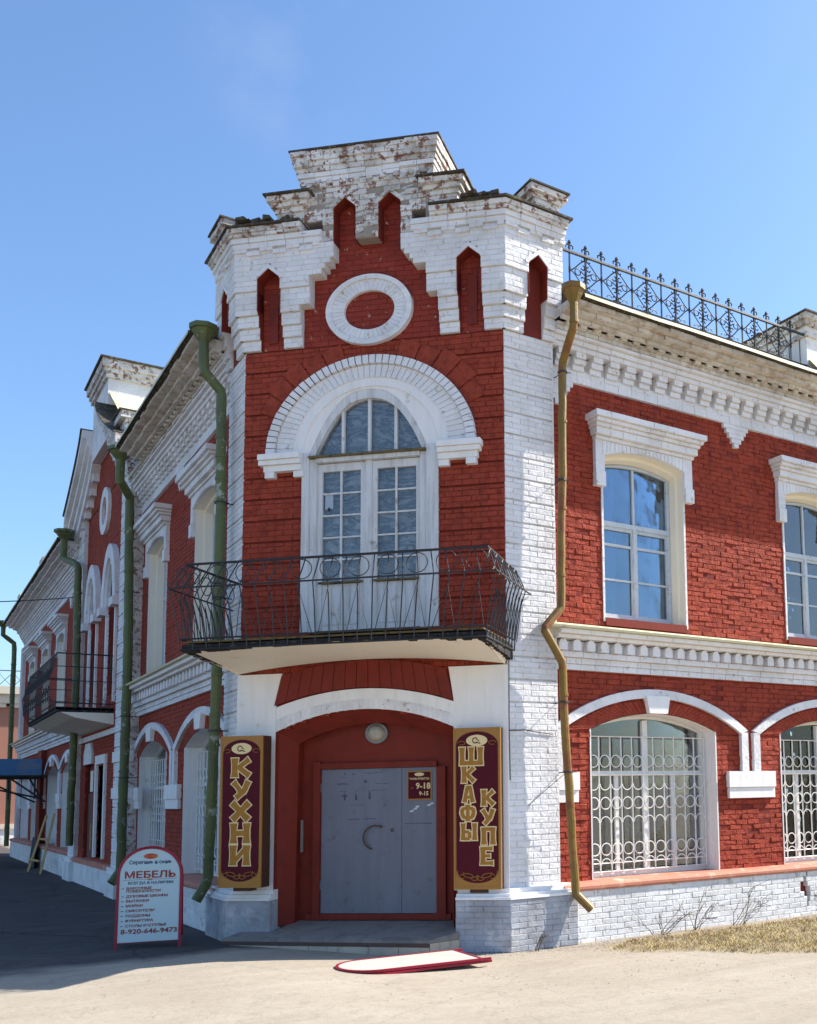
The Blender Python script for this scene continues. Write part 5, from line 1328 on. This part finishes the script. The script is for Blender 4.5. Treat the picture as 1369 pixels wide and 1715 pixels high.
def sign(label, fr, u0, u1, z0, z1, d0, d1, words):
    base = fr.w((u0 + u1) / 2, z0, d0)
    root = empty('shop_sign', base, label, 'sign', 'tall signs flanking the door')
    MB().box(fr, u0, u1, z0, z1, d0, d1 - .02).build('sign_box', 'signside', root)
    MB().band(fr, [(u0 + .025, z0 + .03), (u1 - .025, z0 + .03), (u1 - .025, z1 - .03), (u0 + .025, z1 - .03), (u0 + .025, z0 + .03)], [(u0, z0), (u1, z0), (u1, z1), (u0, z1), (u0, z0)], d1 - .02, d1 + .006).build('sign_trim', 'signgold', root)
    MB().box(fr, u0 + .025, u1 - .025, z0 + .03, z1 - .03, d1 - .02, d1).build('sign_panel', 'signgold', root)
    uc = (u0 + u1) / 2; hw = (u1 - u0) / 2 - .036
    P = [(uc - hw, z0 + .25), *[(uc + hw * math.cos(R_(a)), z0 + .25 + .17 * math.sin(R_(a))) for a in range(180, 361, 15)], *[(uc + hw * math.cos(R_(a)), z1 - .22 + .17 * math.sin(R_(a))) for a in range(0, 181, 15)]]
    MB().poly(fr, P, d1 - .01, d1 + .003).build('sign_field', 'signred', root)
    MB().poly(fr, ellpts(uc, z1 - .17, .145, .075, 0, 345, 23), d1, d1 + .007).build('emblem', 'letteredge', root)
    b = MB(); b.ring(fr, uc - .02, z1 - .17, d1 + .01, .035, .035, .006, 10, 4, 40, 320); b.ltube(fr, [(uc - .01, z1 - .19, d1 + .01), (uc + .05, z1 - .21, d1 + .01)], .006, 4); b.ltube(fr, [(uc, z1 - .15, d1 + .01), (uc + .035, z1 - .18, d1 + .01)], .005, 4); b.build('emblem_sign', 'signside', root)
    for s in (-1, 1):
        b = MB()
        for k, (ax, az, rx, rz, a0, a1) in enumerate(((.09, .20, .10, .05, 200, 380), (.15, .16, .09, .045, 20, 200), (.20, .24, .07, .10, 250, 360), (.04, .15, .05, .035, 150, 360))):
            b.ring(fr, uc + s * ax, z0 + az, d1 + .006, s * rx, rz, .005, 10, 4, a0, a1)
        b.ring(fr, uc + s * .21, z1 - .20, d1 + .006, s * .05, .025, .004, 8, 4, 0, 300)
        b.build('flourish', 'signgold', root)
    for ch, u, z, w, h in words: letter(fr, ch, uc + u - w / 2, z, w, h, d1 + .003, root)
    MB().box(fr, uc - .12, uc + .12, z0 - .05, z0, d0, d1 - .06).build('bracket', 'signside', root)
    return root
FSL = Fr(FC.O, FC.U, FC.N)
sign('tall maroon and gold box sign with one column of five letters, beside the green drainpipe', FSL, -1.945, -1.34, .86, 2.87, .17, .40,
     [('К', .0, 2.32, .31, .25), ('У', 0, 2.025, .31, .25), ('Х', 0, 1.735, .33, .255), ('Н', 0, 1.445, .31, .26), ('И', 0, 1.155, .32, .26)])
sign('tall maroon and gold sign with two columns of letters, against the white corner pier', FC, 1.225, 1.865, .80, 2.90, .035, .15,
     [('Ш', -.075, 2.415, .345, .225), ('К', -.115, 2.18, .195, .21), ('А', -.115, 1.925, .19, .215), ('Ф', -.125, 1.68, .225, .21), ('Ы', -.115, 1.435, .225, .215),
      ('К', .15, 1.875, .19, .205), ('У', .145, 1.625, .195, .215), ('П', .15, 1.375, .20, .215), ('Е', .13, 1.115, .21, .225)])
MB().box(FPL, -14.60, -14.42, 2.35, 2.62, .02, .04).build('house_number_plate', 'plateblue', None, loc=FPL.w(-14.5, 2.35, .02), label='small blue enamel number plate on the white pier behind the green drainpipe', cat='sign')
# hours sign
hs = empty('opening_hours_sign', FC.w(.55, 1.97, DB + .02), 'small maroon and gold opening hours sign on the door', 'sign')
MB().box(FC, .365, .725, 1.965, 2.37, DB + .012, DB + .024).build('sign_trim', 'signgold', hs)
MB().box(FC, .385, .705, 1.985, 2.35, DB + .02, DB + .027).build('sign_panel', 'signred', hs)
MB().poly(FC, ellpts(.545, 2.318, .07, .025, 0, 345, 23), DB + .02, DB + .030).build('emblem', 'letteredge', hs)
text('ЧАСЫ РАБОТЫ', FC, .545, 2.245, .028, DB + .028, 'letteredge', hs, align='CENTER', off=.001)
text('9-18', FC, .60, 2.12, .085, DB + .028, 'letteredge', hs, align='CENTER', off=.003)
text('9-15', FC, .61, 2.03, .055, DB + .028, 'letteredge', hs, align='CENTER', off=.002)
text('СБ', FC, .44, 2.12, .022, DB + .028, 'letter', hs, align='CENTER')
# lamp
lm = empty('wall_lamp', FC.w(-.065, 2.78, DB), 'round frosted bulkhead lamp over the entrance door', 'lamp')
lc = (-.075, 2.905)
def disc(b, r0, r1, d0, d1, n=24):
    b.loft(FC, [[(lc[0] + r * math.cos(2 * math.pi * i / n), lc[1] + r * .88 * math.sin(2 * math.pi * i / n), d) for i in range(n + 1)] for r, d in ((r0, d0), (r0, d1), (r1, d1 + .004))])
part('lamp_base', 'lampmetal', lm, lambda b: disc(b, .165, .12, DB, DB + .05))
part('lamp_shade', 'lampglass', lm, lambda b: b.loft(FC, [[(lc[0] + r * math.cos(2 * math.pi * i / 24), lc[1] + r * .88 * math.sin(2 * math.pi * i / 24), d) for i in range(25)] for r, d in ((.13, DB + .045), (.12, DB + .08), (.09, DB + .11), (.045, DB + .125), (.001, DB + .13))]), smooth=True)
# ------------------------------------------------------------------ entrance step
st = empty('entrance_step', FC.w(-.3, 0, .3), 'low tiled concrete step in front of the grey door', 'step')
SP = [FC.w(-1.88, 0, .38), FC.w(1.03, 0, .535), FC.w(1.30, 0, .172), FC.w(1.22, 0, -.42), FC.w(-1.25, 0, -.42), FC.w(-1.27, 0, .14), FC.w(-1.75, 0, .16)]
def slabp(b, P, z0, z1):
    n = len(P); base = len(b.v); b.v += [np.array([p[0], p[1], z0]) for p in P] + [np.array([p[0], p[1], z1]) for p in P]
    b.f.append(tuple(base + n + i for i in range(n)))
    for i in range(n): j = (i + 1) % n; b.f.append((base + i, base + j, base + n + j, base + n + i))
def slope_top(b):
    zf = [.20, .20, .265, .335, .335, .26, .255]; n = len(SP); base = len(b.v)
    b.v += [np.array([p[0], p[1], .165]) for p in SP] + [np.array([p[0], p[1], z]) for p, z in zip(SP, zf)]
    b.f.append(tuple(base + n + i for i in range(n)))
    for i in range(n): j = (i + 1) % n; b.f.append((base + i, base + j, base + n + j, base + n + i))
part('step_top', 'steptop', st, slope_top)
part('step_core', 'tile', st, lambda b: slabp(b, [SP[0] * .996 + SP[3] * .004, SP[1] * .992 + SP[3] * .008, *SP[2:]], -.2, .163))
a, b_ = SP[0], SP[1]; t = (b_ - a); L = np.linalg.norm(t); t /= L; nrm = np.array([t[1], -t[0], 0]);
if nrm @ FC.N < 0: nrm = -nrm
FS = Fr(a * [1, 1, 0], t, nrm)
for j in range(7):
    w = L / 7
    MB().box(FS, j * w + .004, (j + 1) * w - .004, -.1, .115, -.02, .008).build('tile', 'tile', st)
    MB().box(FS, j * w + .002, (j + 1) * w - .002, .12, .164, -.02, .012).build('tile', 'tiledark', st)
t2 = SP[2] - SP[1]; L2 = np.linalg.norm(t2); t2 /= L2; n2 = np.array([t2[1], -t2[0], 0]);
if n2 @ FC.U < 0: n2 = -n2
FS2 = Fr(SP[1] * [1, 1, 0], t2, n2)
for j in range(3): MB().box(FS2, j * L2 / 3 + .003, (j + 1) * L2 / 3 - .003, -.1, .163, -.02, .008).build('tile', 'tile', st)
# ------------------------------------------------------------------ pavement boards
def gz(x, y):
    t = min(1, max(0, (6.0 - x) / 3.2)); t = t * t * (3 - 2 * t)
    s = min(1, max(0, (y - 7.0) / 4.0)); s = s * s * (3 - 2 * s)
    return .155 * t * s
A = np.array([2.435, 14.31]); B = np.array([3.19, 14.10]); tt = np.append((B - A) / np.linalg.norm(B - A), 0); nn = np.array([tt[1], -tt[0], 0])
FB = Fr((A[0], A[1], .15), tt, nn); WB = float(np.linalg.norm(B - A))
# tilt of the face: lean the top back
FBt = Fr(FB.O, tt, nn); FBt.Z = np.array([-nn[0] * .10, -nn[1] * .10, 1.])
sb = empty('sandwich_board', (A[0] + .35, A[1] - .1, .15), 'standing arched white sandwich board advertising furniture, crimson frame, on the asphalt', 'sandwich board')
zs_, rr_ = .92, WB / 2
outer = [(0, 0.08), (0, zs_)] + ellpts(rr_, zs_, rr_, .37, 180, 0, 20) + [(WB, zs_), (WB, .08)]
inner = [(.035, .08), (.035, zs_)] + ellpts(rr_, zs_, rr_ - .035, .335, 180, 0, 20) + [(WB - .035, zs_), (WB - .035, .08)]
MB().band(FBt, inner, outer, -.02, .015).build('board_frame', 'boardred', sb)
MB().poly(FBt, inner, -.012, .006).build('board_face', 'boardwhite', sb)
for u in (0, WB - .035): MB().box(FBt, u, u + .035, -.005, .08, -.02, .015).build('leg', 'boardred', sb)
FBb = Fr(FB.O - nn * .5, tt, nn); FBb.Z = np.array([nn[0] * .30, nn[1] * .30, 1.])
MB().band(FBb, inner, outer, -.02, .015).build('rear_frame', 'boardred', sb); MB().poly(FBb, inner, -.012, .006).build('rear_face', 'boardwhite', sb)
uc = WB / 2
MB().poly(FBt, ellpts(uc, 1.16, .085, .035, 0, 345, 23), .004, .010).build('emblem', 'logo', sb)
MB().ring(FBt, uc, 1.16, .011, .025, .025, .004, 10, 4, 40, 320).build('emblem_sign', 'textblue', sb)
text('Серегинъ и сынъ', FBt, uc, 1.062, .048, .008, 'textblue', sb, align='CENTER', off=.0015, sx=.92)
text('МЕБЕЛЬ', FBt, uc, .885, .085, .008, 'textred', sb, align='CENTER', off=.003, sx=1.28)
MB().box(FBt, .07, WB - .07, .862, .866, .004, .008).build('rule_line', 'textred', sb)
MB().poly(FBt, ellpts(uc, .864, .035, .012, 0, 345, 12), .004, .0095).build('rule_ornament', 'signgold', sb)
text('ВСЕГДА В НАЛИЧИИ', FBt, uc + .01, .805, .034, .008, 'textblue', sb, align='CENTER', off=.001, sx=1.12)
rows = [('ВАРОЧНЫЕ', .743), ('ПОВЕРХНОСТИ', .705), ('ДУХОВЫЕ ШКАФЫ', .643), ('ВЫТЯЖКИ', .583), ('МОЙКИ', .522), ('СМЕСИТЕЛИ', .46), ('ПОДДОНЫ', .398), ('ФУРНИТУРА', .336), ('СТОЛЫ И СТУЛЬЯ', .272)]
for i, (s, z) in enumerate(rows):
    text(s, FBt, .115, z, .032, .008, 'textred', sb, off=.001, sx=1.22)
    if i != 1: MB().box(FBt, .065, .088, z + .008, z + .018, .004, .009).build('bullet', 'textblue', sb)
text('8-920-646-9473', FBt, uc + .01, .185, .062, .008, 'textred', sb, align='CENTER', off=.002, sx=1.22)
MB().box(FBt, .035, WB - .035, .075, .083, -.012, .014).build('lower_rail', 'boardred', sb)
# fallen folded board
fb = empty('fallen_board', (5.0, 11.1, 0), 'folded arched board lying flat on the pale ground, white face with red rims', 'sandwich board')
ctr0, ctr1 = np.array([4.20, 11.22]), np.array([5.79, 11.13])
tx = (ctr1 - ctr0) / np.linalg.norm(ctr1 - ctr0); ty = np.array([-tx[1], tx[0]])
class Flat(Fr): pass
def flat(z, tilt=0., off=(0, 0), ang=0.):
    c, s = math.cos(ang), math.sin(ang); x2 = tx * c + ty * s; y2 = -tx * s + ty * c
    return Fr((ctr0[0] + off[0], ctr0[1] + off[1], z), (x2[0], x2[1], 0), (0, 0, 1)), x2, y2
for k, (z, off, ang) in enumerate(((.012, (0.01, -.02), .02), (.047, (0, 0), -.01))):
    fr, x2, y2 = flat(gz(4.8, 11.1) + z, 0, off, ang); fr.Z = np.array([y2[0], y2[1], 0.])
    hw = .44; rr2 = .40
    outr = [(1.60, -hw), (1.60, hw)] + [(rr2, hw)] + [(rr2 + rr2 * math.cos(R_(a)), hw * math.sin(R_(a))) for a in range(90, 271, 12)] + [(rr2, -hw)]
    innr = [(1.57, -hw + .035), (1.57, hw - .035), (rr2, hw - .035)] + [(rr2 + (rr2 - .035) * math.cos(R_(a)), (hw - .035) * math.sin(R_(a))) for a in range(90, 271, 12)] + [(rr2, -hw + .035)]
    MB().band(fr, innr + [innr[0]], outr + [outr[0]], -.010, .016).build('board_frame', 'boardred', fb)
    MB().poly(fr, innr, -.004, .010).build('board_face', 'boardlie', fb)
    for s in (-1, 1): 
        a, b_ = sorted((s * hw, s * (hw - .035))); MB().box(fr, 1.60, 1.70, a, b_, -.010, .016).build('leg', 'boardred', fb)
# ------------------------------------------------------------------ ground
def ground():
    def axis(lo, hi, c0, c1, fine, n_out):
        a = list(np.arange(c0, c1 + 1e-6, fine)); l = [c0 - (c0 - lo) * (i / n_out) ** 2.2 for i in range(n_out, 0, -1)]; r = [c1 + (hi - c1) * (i / n_out) ** 2.2 for i in range(1, n_out + 1)]
        return l + a + r
    X = axis(-600, 600, -4, 16, .12, 24); Y = axis(-600, 600, 3, 20, .12, 24)
    nx, ny = len(X), len(Y); V = []
    for y in Y:
        for x in X:
            z = gz(x, y)
            if -4 <= x <= 16 and 3 <= y <= 20: z += .006 * math.sin(1.7 * x + .6 * y) * math.sin(1.3 * y - .4 * x)
            V.append((x, y, z - .003))
    F = [(j * nx + i, j * nx + i + 1, (j + 1) * nx + i + 1, (j + 1) * nx + i) for j in range(ny - 1) for i in range(nx - 1)]
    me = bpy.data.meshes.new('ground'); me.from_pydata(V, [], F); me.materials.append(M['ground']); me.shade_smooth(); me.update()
    o = bpy.data.objects.new('ground', me); COL.objects.link(o); o['kind'] = 'structure'
ground()
# dry grass at the foot of the right wall
def grass():
    n = 26000; V = []; F = []
    k = 0
    while k < n:
        x = rng.uniform(7.5, 15.5); y = rng.uniform(6.5, 11.4)
        hi = min(10.72 + .75 * (x - 7.6), 11.22 + .05 * math.sin(4 * x)) + .03 * math.sin(17 * x); lo = max(10.55 - 1.15 * (x - 7.7), 7.2) + .10 * math.sin(7 * x) + .05 * math.sin(19 * x)
        if y > hi or y < lo: continue
        cl = .5 + .5 * math.sin(6.1 * x + 2 * math.sin(5 * y)) * math.sin(7.3 * y + 1.3 * math.sin(3 * x)); edge = min(1, (y - lo) / .35)
        if rng.random() > (.25 + .75 * cl) * (.25 + .75 * edge): continue
        h = rng.uniform(.015, .055); a = rng.uniform(0, 6.28); lx, ly = math.cos(a) * h * 1.6, math.sin(a) * h * 1.6; w = .0045
        px, py = -math.sin(a) * w, math.cos(a) * w; b = len(V)
        V += [(x - px, y - py, 0), (x + px, y + py, 0), (x + lx * .5 + px * .7, y + ly * .5 + py * .7, h * .8), (x + lx, y + ly, h * .9), (x + lx * .5 - px * .7, y + ly * .5 - py * .7, h * .8)]
        F += [(b, b + 1, b + 2, b + 4), (b + 4, b + 2, b + 3)]; k += 1
    me = bpy.data.meshes.new('dry_grass'); me.from_pydata(V, [], F); me.materials.append(M['straw']); me.update()
    o = bpy.data.objects.new('dry_grass', me); COL.objects.link(o); tag(o, 'straw coloured dry grass patch along the plinth on the right', 'grass', kind='stuff')
grass()
def litter():
    b = MB()
    for k in range(2400):
        if k < 1300: x = rng.uniform(5.9, 9.5); y = 11.42 - abs(rng.normal(0, .25)) - max(0, (6.6 - x)) * -.9; 
        elif k < 1900: x = rng.uniform(5.5, 13); y = rng.uniform(9, 11.4)
        else: x = rng.uniform(1.5, 10); y = rng.uniform(7.5, 13)
        if x < 6.5 and y > 18.0 - x: continue
        s = rng.uniform(.004, .013) * (1 if k % 23 else 2); z = gz(x, y) - .002
        P = [(x + s * rng.uniform(-1, 1), y + s * rng.uniform(-1, 1), z + s * rng.uniform(0, .9)) for _ in range(4)]
        P = [(x - s, y - s * .6, z), (x + s, y - s * .7, z), (x + s * .2, y + s, z), (x + s * rng.uniform(-.3, .3), y + s * rng.uniform(-.3, .3), z + s * .9)]
        i = len(b.v); b.v += [np.array(p) for p in P]; b.f += [(i, i + 1, i + 3), (i + 1, i + 2, i + 3), (i + 2, i, i + 3)]
    b.build('gravel', 'stone', None, label='loose grit and small stones strewn over the pale ground', cat='gravel', kind='stuff')
litter()
# bare shrubs
def shrub(x, y, n, h, label, lean=0.):
    root = empty('bare_shrub', (x, y, 0), label, 'shrub', 'bare shrubs at the wall foot')
    for k in range(n):
        b = MB()
        def grow(p, dirv, L, r, dep):
            pts = [p]; d = np.array(dirv, float)
            for i in range(5):
                d = d + rng.normal(0, .14, 3); d[1] = min(d[1], .02) if p[1] > 11.3 else d[1]; d /= np.linalg.norm(d); p = p + d * L / 5
                p[1] = min(p[1], 11.50); p[2] = max(p[2], .01); pts.append(p.copy())
                if dep and i in (1, 2, 3) and rng.random() < .75:
                    grow(p.copy(), d + rng.normal(0, .55, 3), L * .5, r * .6, dep - 1)
            b.tube(pts, [r * (1 - .15 * i) for i in range(6)], 4)
        an = rng.uniform(-1, 1)
        grow(np.array([x + rng.uniform(-.12, .12), y + rng.uniform(-.05, .03), 0.]), (an * .9 + lean, rng.uniform(-.2, .1), rng.uniform(.5, 1)), h * rng.uniform(.6, 1.1), .0065, 2)
        b.build('stem', 'twig', root)
shrub(8.95, 11.40, 6, .55, 'bare leafless shrub first from the yellow drainpipe, against the white plinth')
shrub(9.55, 11.38, 7, .60, 'bare leafless shrub second from the drainpipe, low spreading stems', .15)
shrub(10.45, 11.38, 7, .70, 'bare leafless shrub third from the yellow drainpipe, long leaning stems', .5)
shrub(12.25, 11.40, 6, .55, 'bare leafless shrub below the crack in the plinth')
shrub(7.0, 11.34, 4, .22, 'small dead weed tuft at the foot of the corner pedestal')
# ------------------------------------------------------------------ left street furniture
aw = empty('awning', (3.0, 36, 0), 'blue painted awning sign projecting from the far end of the long facade', 'awning')
MB().wbox(-1.5, 3.86, 35.5, 35.9, 2.92, 3.42).build('fascia', 'awning', aw); MB().wbox(-1.5, 4.0, 35.45, 38.5, 2.86, 2.92).build('awning_roof', 'slab', aw)
for x, y in ((3.0, 35.6), (3.6, 36.2), (2.5, 38.3)): MB().tube([(x, y, 2.86), (4.0, y, 2.1)], .03, 5).build('brace', 'iron', aw)
MB().tube([(1.2, 35.6, 2.86), (3.9, 35.6, 2.2)], .03, 5).build('brace', 'iron', aw)
for x in (3.0, 3.7): MB().tube([(x, 35.6, 2.88), (x, 35.6, 2.2)], .03, 5).build('post', 'iron', aw)
gbd = MB(); gbd.hexa([(3.55, 34.9, .14), (3.75, 37.0, .14), (3.85, 37.0, .14), (3.68, 34.9, .14), (3.62, 34.9, 1.0), (3.85, 37.0, 1.0), (3.9, 37.0, 1.0), (3.70, 34.9, 1.0)])
gbd.build('leaning_board', 'greyboard', None, loc=(3.7, 36, .14), label='grey board propped against the wall beyond the wooden trestle', cat='board')
tr = empty('wooden_trestle', (3.5, 32, .15), 'raw yellow wooden trestle leaning at the wall of the long facade', 'trestle')
for P_ in (((3.45, 31.2, .15), (3.9, 32.6, 1.75)), ((3.3, 32.6, .15), (3.8, 33.4, 1.7)), ((3.42, 31.4, .5), (3.35, 32.8, .5)), ((3.68, 32.0, 1.05), (3.6, 33.0, 1.05))):
    MB().tube(P_, .035, 4, rot=.78).build('beam', 'newwood', tr)
# overhead wires
wr = MB(); P0, P1 = np.array([-6., 20., 5.4]), np.array([3.9, 29.4, 7.45])
wr.tube([P0 + (P1 - P0) * i / 16 + np.array([0, 0, -.35 * 4 * (i / 16) * (1 - i / 16)]) for i in range(17)], .012, 4)
wr.build('overhead_wire', 'cable', None, loc=(3.9, 29.4, 7.4), label='thin black overhead wire running to the gabled bay', cat='wire')
wc = MB(); wc.tube([FPR.w(6.66, 2.86, .012), FPR.w(6.9, 2.87, .012), FPR.w(7.15, 2.84, .014), FPR.w(7.35, 2.82, .014)], .007, 4); wc.tube([(7.44, 11.4, 2.3), (7.1, 11.585, 1.98), (6.95, 11.588, 1.86)], .004, 4)
wc.tube([FPR.w(XC + .02, 3.8, .02), FPR.w(XC + .02, 2.86, .012), FPR.w(XC + .03, 2.2, .012)], .006, 4)
wc.build('wall_cable', 'ironred', None, loc=FPR.w(6.7, 2.8, 0), label='thin cable stapled across the white corner pier', cat='cable')
# ------------------------------------------------------------------ far buildings and trees
fbld = empty('far_building', (2, 66, 0), 'plain salmon brick building with pale cornice closing the end of the shaded street', 'building')
MB().wbox(-30, 9, 62, 75, .8, 7.3).build('wall', 'farbrick', fbld)
MB().wbox(-30, 9, 61.95, 75, -.2, .8).build('base_wall', 'plinth', fbld)
MB().wbox(-30, 9, 61.85, 62, .8, 1.05).build('string_course', 'fartrim', fbld)
MB().wbox(-30.2, 9.2, 61.7, 75, 7.42, 7.9).build('cornice', 'fartrim', fbld)
q = MB()
for k in range(60): q.wbox(-29.8 + k * .65, -29.5 + k * .65, 61.8, 62, 7.2, 7.42)
q.build('dentils', 'fartrim', fbld)
MB().wbox(-30.3, 9.3, 61.5, 75, 7.9, 8.3).build('roof', 'fartrim', fbld)
for k in range(5):
    wv = MB().wbox(-24 + k * 5.2, -22.6 + k * 5.2, 61.93, 62.0, 2.2, 4.6).build('window', 'fartrim', fbld)
    MB().wbox(-23.9 + k * 5.2, -22.7 + k * 5.2, 61.9, 61.93, 2.3, 4.5).build('pane', 'glasslow', wv)
q = MB()
for k in range(16):
    q.tube([(-1 + k * .7, 63, 8.3), (-1 + k * .7, 63, 9.3)], .02, 4)
    q.tube([(-1 + k * .7, 63, 8.4), (-.3 + k * .7, 63, 9.2)], .015, 4); q.tube([(-1 + k * .7, 63, 9.2), (-.3 + k * .7, 63, 8.4)], .015, 4)
q.tube([(-3, 63, 9.3), (10, 63, 9.3)], .025, 4); q.build('roof_railing', 'iron', fbld)
def bare_tree(x, y, h, label):
    root = empty('bare_tree', (x, y, 0), label, 'tree')
    b = MB(); tw = MB()
    def grow(p, d, L, r, dep):
        pts = [p.copy()]; rs = [r]
        for i in range(5):
            d = d + rng.normal(0, .09, 3); d /= np.linalg.norm(d); p = p + d * L / 5; pts.append(p.copy()); rs.append(r * (1 - .09 * (i + 1)))
            if dep and i > 0:
                for _ in range(2 if dep > 1 else 3):
                    grow(p.copy(), d + rng.normal(0, .5, 3), L * .55, r * .5, dep - 1)
        (b if dep > 2 else tw).tube(pts, rs, 5 if dep > 1 else 3, cap=False)
    grow(np.array([x, y, 0.]), np.array([0, 0, 1.]), h * .55, .18, 3)
    b.build('trunk', 'twig', root); tw.build('crown', 'twig', root)
bare_tree(2.5, 84, 15, 'bare leafless tree rising behind the salmon brick building')
